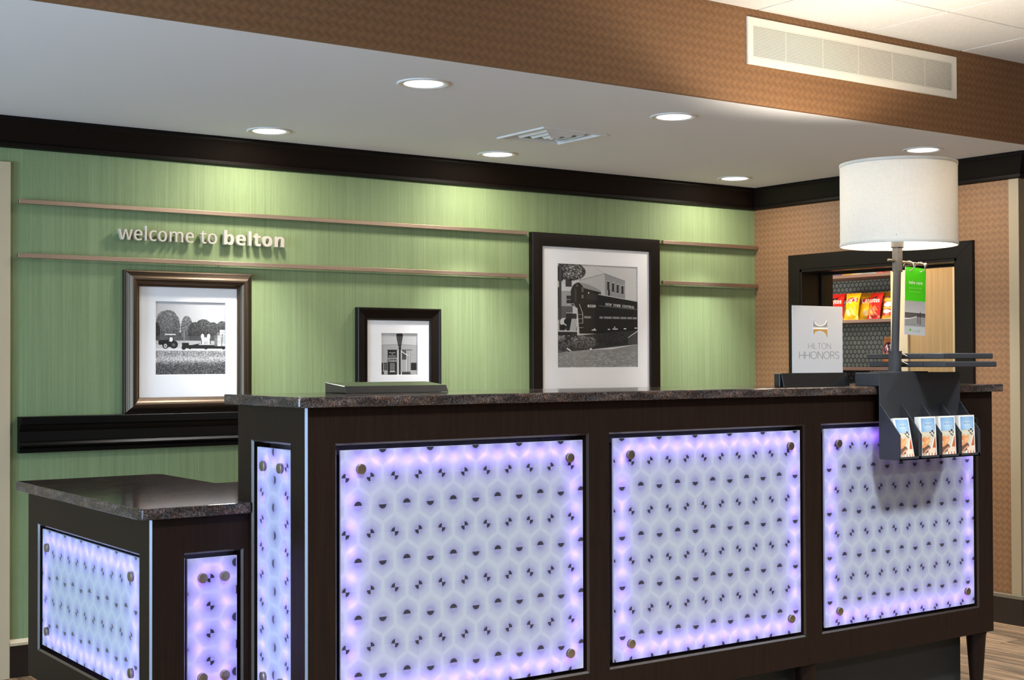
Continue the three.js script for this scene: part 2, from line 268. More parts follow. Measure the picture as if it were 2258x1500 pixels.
const trainTex = canvasTex(760, 986, (x, W, H) => {
  x.scale(W / 950, H / 1233); x.translate(-265, -115); const r = rng(103);
  x.fillStyle = G(206); x.fillRect(200, 100, 1100, 1300);
  // brick building
  x.fillStyle = G(188); x.beginPath(); x.moveTo(520, 310); x.lineTo(820, 218); x.lineTo(820, 520); x.lineTo(520, 520); x.fill(); x.fillStyle = G(150); x.beginPath(); x.moveTo(820, 218); x.lineTo(1060, 298); x.lineTo(1060, 560); x.lineTo(820, 520); x.fill();
  for (let k = 0; k < 2500; k++) { const px = 530 + r() * 530, py = 230 + r() * 300; if (py < 218 + Math.max(0, (px - 820) * 0.33, (820 - px) * 0.31)) continue; x.fillStyle = G(px > 820 ? 100 + r() * 110 : 165 + r() * 60, 0.5); x.fillRect(px, py, 8, 3); }
  x.fillStyle = G(40); for (const [a, b, h] of [[848, 312, 105], [905, 330, 105], [960, 345, 100], [1017, 358, 98]]) { x.fillRect(a, b, 24, h); x.fillStyle = G(215); x.fillRect(a - 3, b - 8, 32, 6); x.fillRect(a, b + h, 26, 5); x.fillStyle = G(40); }
  x.strokeStyle = G(80); x.lineWidth = 4; x.beginPath(); x.moveTo(520, 310); x.lineTo(820, 218); x.lineTo(1060, 298); x.stroke(); x.fillStyle = G(25); x.fillRect(858, 410, 20, 70);
  // house and tree
  x.fillStyle = G(215); x.beginPath(); x.moveTo(265, 330); x.lineTo(450, 400); x.lineTo(450, 460); x.lineTo(265, 440); x.fill(); x.fillStyle = G(165); x.fillRect(265, 440, 180, 190); x.fillStyle = G(45); x.fillRect(375, 495, 50, 90); x.fillStyle = G(200); x.fillRect(372, 538, 54, 5); x.fillStyle = G(95); x.fillRect(265, 620, 180, 160); x.fillStyle = G(60); x.fillRect(365, 310, 70, 80); x.fillStyle = G(40); x.fillRect(265, 400, 26, 240);
  foliage(x, 425, 210, 165, 105, 12, 120, 2200, r, 8); foliage(x, 300, 240, 50, 90, 12, 90, 700, r, 8); x.fillStyle = G(18); x.fillRect(418, 250, 10, 90);
  for (let k = 0; k < 170; k++) { x.fillStyle = G(206, 0.8); x.beginPath(); x.ellipse(330 + r() * 220, 130 + r() * 160, 2 + r() * 6, 2 + r() * 6, r() * 3, 0, 7); x.fill(); }
  x.fillStyle = G(70); x.fillRect(292, 115, 26, 800); x.strokeStyle = G(120); x.lineWidth = 2; x.beginPath(); x.moveTo(320, 170); x.lineTo(450, 120); x.moveTo(700, 150); x.lineTo(850, 240); x.stroke();
  // locomotive
  x.fillStyle = G(20); x.beginPath(); x.moveTo(425, 600); x.lineTo(425, 440); x.quadraticCurveTo(440, 345, 515, 335); x.lineTo(770, 430); x.lineTo(775, 470); x.lineTo(1215, 540); x.lineTo(1215, 900); x.lineTo(520, 920); x.lineTo(500, 640); x.fill();
  x.fillStyle = G(150); x.beginPath(); x.moveTo(515, 335); x.quadraticCurveTo(640, 345, 772, 425); x.lineTo(772, 445); x.lineTo(575, 400); x.quadraticCurveTo(545, 355, 515, 335); x.fill(); x.fillStyle = G(195); x.beginPath(); x.moveTo(745, 462); x.lineTo(1215, 538); x.lineTo(1215, 546); x.lineTo(745, 474); x.fill();
  x.fillStyle = G(55); x.fillRect(470, 410, 16, 160); x.fillStyle = G(90); x.beginPath(); x.arc(497, 372, 14, 0, 7); x.fill(); x.fillRect(545, 390, 28, 60); x.fillStyle = G(120); x.fillRect(548, 480, 22, 42); x.fillStyle = G(42); x.fillRect(600, 465, 130, 75); x.fillStyle = G(230); x.beginPath(); x.arc(630, 455, 9, 0, 7); x.fill();
  x.fillStyle = G(235); x.font = 'bold 44px sans-serif'; x.fillText('9339', 615, 628); x.save(); x.translate(823, 598); x.rotate(0.085); x.font = 'bold 40px serif'; x.fillText('NEW  YORK  CENTRAL', 0, 0, 352); x.restore(); x.strokeStyle = G(190); x.lineWidth = 3; x.beginPath(); x.moveTo(750, 604); x.lineTo(1215, 642); x.stroke();
  x.fillStyle = G(140); for (const [a, w] of [[575, 80], [755, 42], [808, 92], [910, 82], [1002, 74], [1086, 58], [1152, 50]]) x.fillRect(a, 732, w, 26);
  x.strokeStyle = G(210); x.lineWidth = 6; x.beginPath(); x.moveTo(385, 600); x.lineTo(455, 588); x.lineTo(490, 660); x.lineTo(490, 760); x.moveTo(520, 590); x.lineTo(560, 700); x.lineTo(560, 815); x.moveTo(370, 700); x.lineTo(485, 695); x.stroke(); x.lineWidth = 4; for (let k = 0; k < 4; k++) { x.beginPath(); x.moveTo(492, 715 + k * 52); x.lineTo(565, 712 + k * 52); x.stroke(); }
  x.fillStyle = G(35); x.fillRect(370, 705, 120, 200); x.fillStyle = G(225); for (let k = 0; k < 7; k++) { x.beginPath(); x.moveTo(410 + k * 12, 905); x.lineTo(455 + k * 12 - 20, 765); x.lineTo(463 + k * 12 - 20, 765); x.lineTo(418 + k * 12, 905); x.fill(); if (k > 4) break; }
  x.fillStyle = G(215); x.beginPath(); x.ellipse(345, 805, 45, 48, 0, 0, 7); x.fill(); x.fillStyle = G(25); x.beginPath(); x.ellipse(385, 800, 40, 38, 0, 0, 7); x.fill(); x.beginPath(); x.ellipse(335, 870, 36, 36, 0, 0, 7); x.fill(); x.fillStyle = G(210); x.fillRect(265, 905, 260, 12); x.fillStyle = G(40); x.fillRect(265, 920, 230, 60); x.fillStyle = G(220); for (let k = 0; k < 4; k++) x.fillRect(275 + k * 55, 965, 28, 12);
  x.fillStyle = G(14); x.fillRect(520, 880, 700, 60); x.fillStyle = G(230); for (const [a, b, w] of [[660, 895, 60], [850, 885, 30], [905, 880, 70], [925, 858, 18], [1040, 875, 35], [1170, 865, 40], [690, 880, 14]]) { x.beginPath(); x.ellipse(a + w / 2, b, w / 2, 7, 0, 0, 7); x.fill(); }
  // bank and water
  x.fillStyle = G(48); x.beginPath(); x.moveTo(265, 980); x.lineTo(520, 960); x.lineTo(1215, 890); x.lineTo(1215, 1060); x.lineTo(800, 1110); x.lineTo(265, 1170); x.fill(); foliage(x, 560, 1040, 170, 70, 25, 170, 1100, r, 9); foliage(x, 330, 1100, 90, 55, 20, 140, 600, r, 9); foliage(x, 300, 1000, 60, 30, 80, 180, 200, r, 8); foliage(x, 900, 1000, 200, 70, 15, 75, 700, r, 9);
  x.fillStyle = G(205); x.beginPath(); x.moveTo(1090, 980); x.lineTo(1215, 890); x.lineTo(1215, 905); x.lineTo(1100, 985); x.fill(); x.fillStyle = G(75); x.beginPath(); x.moveTo(1095, 985); x.lineTo(1215, 905); x.lineTo(1215, 1060); x.lineTo(1095, 1060); x.fill();
  x.fillStyle = G(142); x.beginPath(); x.moveTo(265, 1172); x.lineTo(650, 1130); x.lineTo(900, 1125); x.lineTo(1215, 1060); x.lineTo(1215, 1360); x.lineTo(265, 1360); x.fill();
  for (let k = 0; k < 1800; k++) { const py = 1140 + r() * 215; x.fillStyle = G(r() < 0.5 ? 100 + r() * 40 : 170 + r() * 70, 0.45); x.fillRect(265 + r() * 950, py, 10 + r() * 26, 2 + r() * 3); }
  x.fillStyle = G(235); x.beginPath(); x.arc(652, 1122, 13, 0, 7); x.fill(); x.beginPath(); x.ellipse(400, 1130, 34, 8, 0.6, 0, 7); x.fill();
}, { clamp: true });
// thin-stroke lettering for the sign
function thinText(x, text, cx, base, h, lw) {
  const w = { H: 0.62, I: 0.1, L: 0.44, T: 0.54, O: 0.8, N: 0.64, R: 0.52, S: 0.48 }, gap = 0.165; let tot = -gap; for (const c of text) tot += w[c] + gap;
  let px = cx - (tot * h) / 2; x.lineWidth = lw; x.lineCap = 'butt';
  for (const c of text) {
    const a = px, b = px + w[c] * h, t = base - h, m = base - h / 2; x.beginPath();
    if (c === 'H') { x.moveTo(a, t); x.lineTo(a, base); x.moveTo(b, t); x.lineTo(b, base); x.moveTo(a, m); x.lineTo(b, m); }
    if (c === 'I') { x.moveTo((a + b) / 2, t); x.lineTo((a + b) / 2, base); }
    if (c === 'L') { x.moveTo(a, t); x.lineTo(a, base); x.lineTo(b, base); }
    if (c === 'T') { x.moveTo(a, t); x.lineTo(b, t); x.moveTo((a + b) / 2, t); x.lineTo((a + b) / 2, base); }
    if (c === 'O') x.ellipse((a + b) / 2, m, (b - a) / 2, h / 2, 0, 0, 7);
    if (c === 'N') { x.moveTo(a, base); x.lineTo(a, t); x.lineTo(b, base); x.lineTo(b, t); }
    if (c === 'R') { x.moveTo(a, base); x.lineTo(a, t); x.lineTo(a + (b - a) * 0.5, t); x.bezierCurveTo(b * 1.0 + 4, t, b + 4, m, a + (b - a) * 0.5, m); x.lineTo(a, m); x.moveTo(a + (b - a) * 0.55, m); x.lineTo(b, base); }
    if (c === 'S') { x.moveTo(b, t + h * 0.14); x.bezierCurveTo(b - h * 0.16, t - h * 0.06, a, t - h * 0.04, a, t + h * 0.25); x.bezierCurveTo(a, m + h * 0.05, b, m - h * 0.05, b, base - h * 0.25); x.bezierCurveTo(b, base + h * 0.06, a + h * 0.1, base + h * 0.05, a, base - h * 0.15); }
    x.stroke(); px = b + gap * h;
  }
}
const signTex = canvasTex(560, 512, (x, W, H) => {
  x.scale(W / 815, H / 1110); x.translate(-212, -120); const r = rng(111);
  x.fillStyle = 'rgb(186,185,184)'; x.fillRect(200, 100, 900, 1200);
  for (let k = 0; k < 40; k++) { x.fillStyle = `rgba(172,174,178,${0.1 + r() * 0.12})`; x.fillRect(200, 120 + r() * 1110, 850, 2 + r() * 5); }
  // emblem: two facing arches with a bar between them
  x.fillStyle = 'rgb(178,196,222)'; x.fillRect(530, 290, 10, 370); x.fillStyle = 'rgb(226,222,214)'; x.fillRect(538, 480, 240, 26);
  x.fillStyle = 'rgb(138,134,120)'; x.beginPath(); x.moveTo(545, 340); x.quadraticCurveTo(560, 455, 655, 455); x.quadraticCurveTo(760, 455, 773, 340); x.lineTo(773, 470); x.lineTo(545, 470); x.fill();
  x.strokeStyle = 'rgb(240,236,228)'; x.lineWidth = 12; x.beginPath(); x.moveTo(566, 395); x.quadraticCurveTo(605, 448, 655, 448); x.quadraticCurveTo(745, 448, 765, 345); x.stroke();
  x.fillStyle = 'rgb(172,132,64)'; x.beginPath(); x.moveTo(545, 506); x.lineTo(773, 506); x.lineTo(773, 645); x.quadraticCurveTo(752, 532, 655, 532); x.quadraticCurveTo(565, 532, 545, 612); x.fill(); x.strokeStyle = 'rgb(120,92,48)'; x.lineWidth = 5; x.beginPath(); x.moveTo(690, 536); x.quadraticCurveTo(752, 548, 772, 640); x.stroke();
  x.strokeStyle = 'rgb(112,110,106)'; thinText(x, 'HILTON', 645, 832, 92, 6); x.strokeStyle = 'rgb(88,86,84)'; thinText(x, 'HHONORS', 641, 998, 118, 7);
}, { clamp: true });
const tagTex = canvasTex(330, 1024, (x, W, H) => {
  x.scale(W / 335, H / 1130); x.fillStyle = 'rgb(196,194,192)'; x.fillRect(0, 0, 340, 1140); x.fillStyle = 'rgb(66,192,12)'; x.fillRect(0, 0, 340, 562);
  x.fillStyle = '#f4f6f2'; x.font = 'bold 66px sans-serif'; x.lineWidth = 3; x.strokeStyle = '#f4f6f2'; x.strokeText('take care', 56, 276, 226); x.fillText('take care', 56, 276, 226); x.fillStyle = 'rgba(225,245,190,0.85)'; x.font = '17px sans-serif'; x.fillText('conserve water and energy', 62, 352, 216); x.fillText('because every bit helps us', 62, 410, 216);
  const g = x.createLinearGradient(0, 565, 0, 770); g.addColorStop(0, 'rgb(176,172,168)'); g.addColorStop(1, 'rgb(196,192,188)'); x.fillStyle = g; x.fillRect(0, 564, 340, 200);
  x.fillStyle = 'rgb(86,80,76)'; x.fillRect(0, 760, 340, 90); x.fillStyle = 'rgb(60,56,54)'; x.fillRect(0, 760, 340, 14); x.fillStyle = 'rgb(152,148,144)'; x.beginPath(); x.moveTo(0, 870); x.quadraticCurveTo(120, 850, 190, 815); x.lineTo(340, 830); x.lineTo(340, 985); x.lineTo(0, 985); x.fill();
  x.strokeStyle = 'rgb(232,232,232)'; x.lineWidth = 14; x.beginPath(); x.moveTo(0, 866); x.quadraticCurveTo(110, 856, 195, 820); x.stroke();
  x.fillStyle = 'rgb(58,54,52)'; for (const [a, s] of [[212, 0.8], [250, 1]]) { x.beginPath(); x.ellipse(a, 850 - 45 * s, 12, 38 * s, 0, 0, 7); x.fill(); x.beginPath(); x.arc(a + 2, 850 - 95 * s, 9, 0, 7); x.fill(); x.fillRect(a - 8, 850, 7, 105 * s); x.fillRect(a + 3, 850, 7, 105 * s); } x.fillRect(254, 730, 6, 60); x.fillStyle = 'rgba(90,86,84,0.5)'; x.fillRect(40, 950, 200, 4);
  x.fillStyle = 'rgb(104,178,60)'; x.beginPath(); x.ellipse(92, 1048, 17, 24, -0.5, 0, 7); x.fill(); x.font = '34px sans-serif'; x.fillStyle = 'rgb(170,178,160)'; x.fillText('take', 122, 1062, 62); x.fillStyle = 'rgb(110,176,70)'; x.font = 'bold 34px sans-serif'; x.fillText('care', 190, 1062, 66); x.fillStyle = 'rgb(130,130,126)'; x.fillRect(122, 1076, 126, 5);
}, { clamp: true });
const brochureTex = canvasTex(400, 800, (x, W, H) => {
  x.scale(W / 420, H / 830); x.fillStyle = 'rgb(236,228,214)'; x.fillRect(0, 0, 420, 840); x.save(); x.beginPath(); x.rect(26, 32, 368, 766); x.clip();
  const g = x.createRadialGradient(215, 200, 40, 215, 170, 290); g.addColorStop(0, 'rgb(186,208,220)'); g.addColorStop(1, 'rgb(84,136,186)'); x.fillStyle = g; x.fillRect(0, 0, 420, 310);
  x.fillStyle = 'rgb(206,196,166)'; x.fillRect(0, 306, 420, 500); x.fillStyle = 'rgb(218,206,176)'; x.fillRect(0, 340, 420, 30);
  x.textAlign = 'center'; x.fillStyle = 'rgb(66,92,120)'; x.font = '17px sans-serif'; x.fillText('welcome to a place where', 215, 106, 220); x.fillStyle = 'rgb(54,70,96)'; x.font = '44px sans-serif'; x.fillText('REVOLVES', 215, 182, 190); x.font = '17px sans-serif'; x.fillText('around you', 215, 236);
  x.fillStyle = 'rgb(70,66,64)'; for (const [a, b, s] of [[262, 330, 20], [318, 300, 30], [350, 340, 24], [300, 370, 22], [330, 400, 18]]) { x.beginPath(); x.arc(a, b, s, 0, 7); x.fill(); } x.strokeStyle = 'rgb(232,232,226)'; x.lineWidth = 9; x.beginPath(); x.arc(325, 312, 48, 3.0, 6.4); x.stroke(); x.fillStyle = 'rgb(226,226,220)'; x.beginPath(); x.ellipse(322, 345, 17, 26, 0.4, 0, 7); x.fill();
  x.fillStyle = 'rgb(196,96,52)'; x.beginPath(); x.moveTo(392, 420); x.lineTo(300, 560); x.lineTo(312, 660); x.lineTo(420, 640); x.lineTo(420, 420); x.fill(); x.fillStyle = 'rgb(228,216,198)'; x.beginPath(); x.moveTo(345, 430); x.lineTo(262, 640); x.lineTo(300, 650); x.lineTo(378, 440); x.fill();
  x.fillStyle = 'rgb(110,78,62)'; x.beginPath(); x.ellipse(110, 660, 140, 90, -0.2, 0, 7); x.fill();
  x.fillStyle = 'rgb(226,152,98)'; x.beginPath(); x.ellipse(108, 470, 74, 62, -0.1, 0, 7); x.fill(); x.beginPath(); x.moveTo(20, 640); x.quadraticCurveTo(60, 500, 250, 400); x.quadraticCurveTo(262, 520, 170, 588); x.quadraticCurveTo(90, 640, 20, 640); x.fill(); x.fillStyle = 'rgb(206,128,78)'; x.beginPath(); x.ellipse(72, 470, 30, 48, 0.1, 0, 7); x.fill(); x.fillStyle = 'rgb(238,176,124)'; x.beginPath(); x.ellipse(178, 512, 62, 26, -0.75, 0, 7); x.fill();
  x.strokeStyle = 'rgb(214,150,112)'; x.lineWidth = 34; x.beginPath(); x.moveTo(30, 800); x.quadraticCurveTo(110, 690, 230, 650); x.stroke(); x.fillStyle = 'rgb(236,206,176)'; x.beginPath(); x.moveTo(190, 690); x.quadraticCurveTo(300, 620, 420, 650); x.lineTo(420, 740); x.quadraticCurveTo(300, 740, 190, 720); x.fill();
  x.fillStyle = 'rgb(236,222,204)'; x.fillRect(150, 742, 270, 80); x.fillStyle = 'rgb(216,120,72)'; for (let k = 0; k < 3; k++) x.fillRect(190 + k * 80, 745, 34, 60); x.fillStyle = 'rgb(130,92,74)'; for (let k = 0; k < 26; k++) x.fillRect(30 + (k * 37) % 110, 720 + (k * 23) % 80, 14, 4);
  x.restore();
}, { clamp: true });
function bagTex(kind) {
  return canvasTex(256, 340, (x, W, H) => {
    const r = rng(kind === 'yellow' ? 121 : kind === 'red' ? 122 : kind === 'mixed' ? 123 : 124);
    if (kind === 'yellow') {
      x.fillStyle = 'rgb(244,196,20)'; x.fillRect(0, 0, W, H); x.fillStyle = 'rgb(236,180,30)'; x.fillRect(0, 0, W, 26); x.fillStyle = 'rgb(205,40,34)'; x.beginPath(); x.moveTo(24, 92); x.quadraticCurveTo(120, 40, 236, 66); x.lineTo(236, 118); x.quadraticCurveTo(120, 100, 24, 148); x.fill(); x.fillStyle = '#fff6ec'; x.save(); x.translate(38, 128); x.rotate(-0.14); x.font = 'bold 84px sans-serif'; x.fillText("Lay's", -6, 6, 200); x.restore();
      x.fillStyle = 'rgb(252,214,60)'; x.beginPath(); x.ellipse(120, 250, 90, 60, -0.3, 0, 7); x.fill(); x.fillStyle = 'rgb(240,226,170)'; x.beginPath(); x.ellipse(96, 256, 44, 36, 0.3, 0, 7); x.fill();
    } else if (kind === 'red') {
      x.fillStyle = 'rgb(198,34,24)'; x.fillRect(0, 0, W, H); x.fillStyle = 'rgb(34,18,20)'; x.beginPath(); x.moveTo(60, 70); x.lineTo(196, 44); x.lineTo(150, 92); x.fill(); x.fillStyle = '#f3eee6'; x.save(); x.translate(26, 132); x.rotate(-0.05); x.font = 'bold 76px sans-serif'; x.fillText('Doritos', -8, 6, 218); x.restore();
      for (let k = 0; k < 9; k++) { x.fillStyle = `rgb(${232 + r() * 20},${110 + r() * 60},${40 + r() * 30})`; const a = 40 + r() * 170, b = 180 + r() * 120; x.beginPath(); x.moveTo(a, b - 40); x.lineTo(a + 48, b + 30); x.lineTo(a - 44, b + 22); x.fill(); } x.fillStyle = 'rgb(236,226,216)'; x.beginPath(); x.moveTo(40, 330); x.lineTo(70, 270); x.lineTo(96, 330); x.fill();
    } else if (kind === 'mixed') {
      x.fillStyle = 'rgb(214,52,36)'; x.fillRect(0, 0, W, H); x.fillStyle = 'rgb(238,186,58)'; x.fillRect(0, 0, W, 60); x.fillRect(0, 160, W, 26); x.fillRect(0, 290, W, 60); x.fillStyle = 'rgb(238,224,226)'; x.beginPath(); x.ellipse(130, 112, 96, 44, 0, 0, 7); x.fill(); x.beginPath(); x.ellipse(120, 226, 90, 30, 0, 0, 7); x.fill();
    } else {
      x.fillStyle = 'rgb(178,116,72)'; x.fillRect(0, 0, W, H); x.fillStyle = 'rgb(46,24,60)'; x.beginPath(); x.ellipse(128, 130, 80, 66, 0, 0, 7); x.fill(); x.strokeStyle = 'rgb(206,60,60)'; x.lineWidth = 12; x.beginPath(); x.arc(100, 170, 50, 0, 7); x.stroke(); x.strokeStyle = 'rgb(225,214,220)'; x.lineWidth = 10; x.beginPath(); x.moveTo(100, 160); x.lineTo(128, 96); x.lineTo(158, 160); x.stroke();
    }
  }, { clamp: true });
}

// ---------------------------------------------------------------- materials
const std = (o) => new THREE.MeshStandardMaterial(o), phy = (o) => new THREE.MeshPhysicalMaterial(o);
const M = {
  ceiling: std({ color: 0xe8eaee, roughness: 0.95 }),
  white: std({ color: 0xe9e7e2, roughness: 0.55 }),
  ventWhite: std({ color: 0xf4f0e4, roughness: 0.5 }),
  tile: std({ map: tileTex, roughness: 0.95 }),
  grid: std({ color: 0xc9c7c2, roughness: 0.7 }),
  duct: std({ color: 0x2a2722, roughness: 0.9 }),
  green: std({ map: greenTex, roughness: 0.75 }),
  brown: std({ map: brownTex, roughness: 0.62, bumpMap: brownBump, bumpScale: 0.0006 }),
  plain: std({ color: 0x8c8376, roughness: 0.85 }),
  beige: std({ color: 0xc8b594, roughness: 0.5 }),
  beigeDoor: std({ color: 0xbfab88, roughness: 0.55 }),
  wood: phy({ map: woodTex, roughness: 0.45, specularIntensity: 0.28 }),
  strip: std({ color: 0x80848c, metalness: 1, roughness: 0.45 }),
  edge: phy({ map: woodTex, roughness: 0.3, clearcoat: 1, clearcoatRoughness: 0.12 }),
  crown: phy({ map: woodTex, color: 0x9a9a9a, roughness: 0.5, specularIntensity: 0.4 }),
  woodDark: phy({ color: 0x1d1512, roughness: 0.38, clearcoat: 0.3, clearcoatRoughness: 0.25 }),
  lacquer: phy({ color: 0x080706, roughness: 0.5, specularIntensity: 0.3, clearcoat: 0.04, clearcoatRoughness: 0.2 }),
  frameBlack: phy({ color: 0x17100b, roughness: 0.42, specularIntensity: 0.4, clearcoat: 0.1, clearcoatRoughness: 0.3 }),
  frameBronze: std({ color: 0x54473a, metalness: 0.85, roughness: 0.4 }),
  stand: phy({ color: 0x0b0a09, roughness: 0.25, clearcoat: 1, clearcoatRoughness: 0.1 }),
  plinth: std({ color: 0x20221f, roughness: 0.6 }),
  granite: phy({ map: graniteTex, roughness: 0.1, specularIntensity: 0.5 }),
  plank: std({ map: plankTex, roughness: 0.5 }),
  grout: std({ color: 0x6f6350, roughness: 0.9 }),
  bronze: std({ color: 0xb5a08f, metalness: 1, roughness: 0.8, roughnessMap: brushTex }),
  steel: std({ color: 0xa89d88, metalness: 1, roughness: 0.34 }),
  letter: std({ color: 0xd8cfc2, metalness: 0.35, roughness: 0.4 }),
  rack: std({ map: speckCol, roughness: 0.48, bumpMap: speckBump, bumpScale: 0.0004 }),
  chrome: std({ color: 0xd8d4cc, metalness: 1, roughness: 0.14 }),
  mat: std({ color: 0xfafafc, roughness: 0.9 }),
  glass: phy({ color: 0xffffff, transmission: 1, thickness: 0, roughness: 0.02, ior: 1.3 }),
  print: phy({ map: panelTex, transmission: 0.5, thickness: 0, roughness: 1, clearcoat: 1, clearcoatRoughness: 0.05, ior: 1.5 }),
  acrylic: phy({ color: 0xf4f6ff, transmission: 1, thickness: 0, roughness: 0.03, ior: 1.2 }),
  frost: phy({ color: 0xdfe3ee, transmission: 0.3, thickness: 0, roughness: 1 }),
  led: std({ color: 0x333333, emissive: rgb(L.ledColor), emissiveIntensity: L.led }),
  recess: std({ color: 0x3a3040, roughness: 0.7 }),
  lens: std({ color: 0xffffff, emissive: new THREE.Color(1, 0.97, 0.9), emissiveIntensity: 2.2 }),
  pane: std({ color: 0xffffff, emissive: rgb(L.dayColor), emissiveIntensity: 1.3 }),
  bulb: std({ color: 0xffffff, emissive: rgb(L.lampColor), emissiveIntensity: 4 }),
  shade: phy({ map: linenTex, transmission: 0.027, thickness: 0, roughness: 0.97 }),
  shadeTrim: std({ color: 0xd9d2c4, roughness: 0.9 }),
  hex: std({ map: hexTex, roughness: 0.6 }),
  shelf: std({ color: 0x7a6259, roughness: 0.55 }),
  birch: std({ color: 0xe8d3a4, roughness: 0.5 }),
  cream: std({ color: 0xe9dbb8, roughness: 0.5 }),
  veneer: std({ map: doorTex, roughness: 0.55 }),
  paper: std({ color: 0xece6da, roughness: 0.85 }),
  cable: std({ color: 0x333333, roughness: 0.6 }),
};

// ================================================================ SETTING
// floor: planks laid along z
{
  const floor = structGroup('floor');
  part(floor, 'subfloor', bx(XL0, -0.12, -7.2, XR0, -0.008, ZN), M.grout);
  const r = rng(201), w = 0.168, geos = [], variants = [0, 1, 2].map((k) => { const m = M.plank.clone(); m.color.setRGB(...[[1, 1, 1], [0.86, 0.85, 0.84], [1.08, 1.06, 1.02]][k]); return m; });
  for (let i = 0, x = XL0; x < XR0; i++, x += w) {
    for (let z = -7.2 - r() * 1.1; z < ZN; z += 1.2) {
      const z0 = Math.max(z, -7.2) + 0.0015, z1 = Math.min(z + 1.2, ZN) - 0.0015; if (z1 - z0 < 0.05) continue;
      const g = bx(x + 0.0015, -0.012, z0, Math.min(x + w, XR0) - 0.0015, 0, z1), uv = g.attributes.uv, du = r() * 3, dv = r() * 3; for (let k = 0; k < uv.count; k++) uv.setXY(k, uv.getX(k) + du, uv.getY(k) + dv);
      if (x > 0.9 && x < 7.3 && z1 > -6.1 && z0 < -2.9) part(floor, 'plank', g, variants[(r() * 3) | 0]); else geos.push(g);
    }
  }
  part(floor, 'plank_field', merge(geos), M.plank, { kind: 'stuff' });
}
// walls
struct('wall_back', [bx(XL0 - 0.15, 0, ZB - 0.15, 0.55, 2.9, ZB), bx(0.55, 2.09, ZB - 0.15, 1.63, 2.9, ZB), bx(1.63, 0, ZB - 0.15, XW, 2.9, ZB)], M.green);
// right wall with the pantry opening
const OZ0 = -5.696, OZ1 = -4.597, OY = 1.866, WT = 0.24, ZE = -4.238;
struct('wall_right', [bx(XW, 0, ZB - 0.6, XW + WT, 2.9, OZ0), bx(XW, OY, OZ0, XW + WT, 2.9, OZ1), bx(XW, 0, OZ1, XW + WT, 2.9, ZE)], M.brown);
struct('wall_corridor', bx(XW + WT, 0, ZE - 0.15, XR0 + 0.15, 2.9, ZE), M.brown);
struct('wall_far', bx(XR0, 0, ZE, XR0 + 0.15, 2.9, ZN), M.plain);
struct('wall_front', bx(XL0 - 0.15, 0, ZN, XR0 + 0.15, 2.9, ZN + 0.15), M.plain);
// left wall with two tall windows
{
  const zs = [[-4.6, -3.1], [-1.35, -0.45]], y0 = 0.25, y1 = 2.2, segs = [[ZB - 0.15, -4.6], [-3.1, -1.35], [-0.45, ZN]];
  const g = segs.map(([a, b]) => bx(XL0 - 0.15, 0, a, XL0, 2.9, b)); for (const [a, b] of zs) g.push(bx(XL0 - 0.15, 0, a, XL0, y0, b), bx(XL0 - 0.15, y1, a, XL0, 2.9, b));
  struct('wall_left', g, M.plain);
  zs.forEach(([a, b], k) => {
    const w = structGroup('window_' + (k + 1));
    part(w, 'pane', bx(XL0 - 0.11, y0, a, XL0 - 0.1, y1, b), M.pane);
    const f = [bx(XL0 - 0.12, y0, a, XL0 - 0.04, y1, a + 0.06), bx(XL0 - 0.12, y0, b - 0.06, XL0 - 0.04, y1, b), bx(XL0 - 0.12, y0, a + 0.06, XL0 - 0.04, y0 + 0.06, b - 0.06), bx(XL0 - 0.12, y1 - 0.06, a + 0.06, XL0 - 0.04, y1, b - 0.06), bx(XL0 - 0.12, y0 + 0.06, (a + b) / 2 - 0.03, XL0 - 0.04, y1 - 0.06, (a + b) / 2 + 0.03)];
    part(w, 'window_frame', merge(f), M.woodDark);
    const l = new THREE.RectAreaLight(rgb(L.dayColor), L.day, b - a - 0.2, y1 - y0 - 0.2); l.position.set(XL0 - 0.03, (y0 + y1) / 2, (a + b) / 2); l.rotation.y = -Math.PI / 2; scene.add(l);
  });
}
// lowered plaster ceiling behind the fascia, the fascia itself, and the tiled lobby ceiling
const DF = [3.76 * K + 0.022, 4.127 * K - 0.022, -5.39 * K + 0.022, -5.0 * K - 0.022];
struct('ceiling', [bx(XL0, YC, ZB, DF[0], YC + 0.06, ZF - 0.02), bx(DF[1], YC, ZB, XW + 0.1, YC + 0.06, ZF - 0.02), bx(DF[0], YC, ZB, DF[1], YC + 0.06, DF[2]), bx(DF[0], YC, DF[3], DF[1], YC + 0.06, ZF - 0.02), bx(XW + 0.1, YC, ZE - 0.1, XR0, YC + 0.06, ZF - 0.02)], M.ceiling);
struct('wall_soffit', bx(XL0, YC, ZF - 0.02, XR0, 2.9, ZF), M.brown);
{
  const c = structGroup('ceiling'), p = 0.6594, x0 = 4.125 - p * 12, z0 = -3.618 - p, gap = 0.004;
  part(c, 'ceiling_grid', bx(XL0, YA + 0.012, ZF, XR0, YA + 0.05, ZN), M.grid);
  for (let i = 0; i < 20; i++) for (let j = 0; j < 12; j++) {
    const a = Math.max(x0 + i * p, XL0) + gap, b = Math.min(x0 + (i + 1) * p, XR0) - gap, e = Math.max(z0 + j * p, ZF) + (j ? gap : 0.001), f = Math.min(z0 + (j + 1) * p, ZN) - gap;
    if (b - a < 0.05 || f - e < 0.05) continue;
    part(c, 'ceiling_tile', bx(a, YA, e, b, YA + 0.014, f, 0.003), M.tile);
  }
}
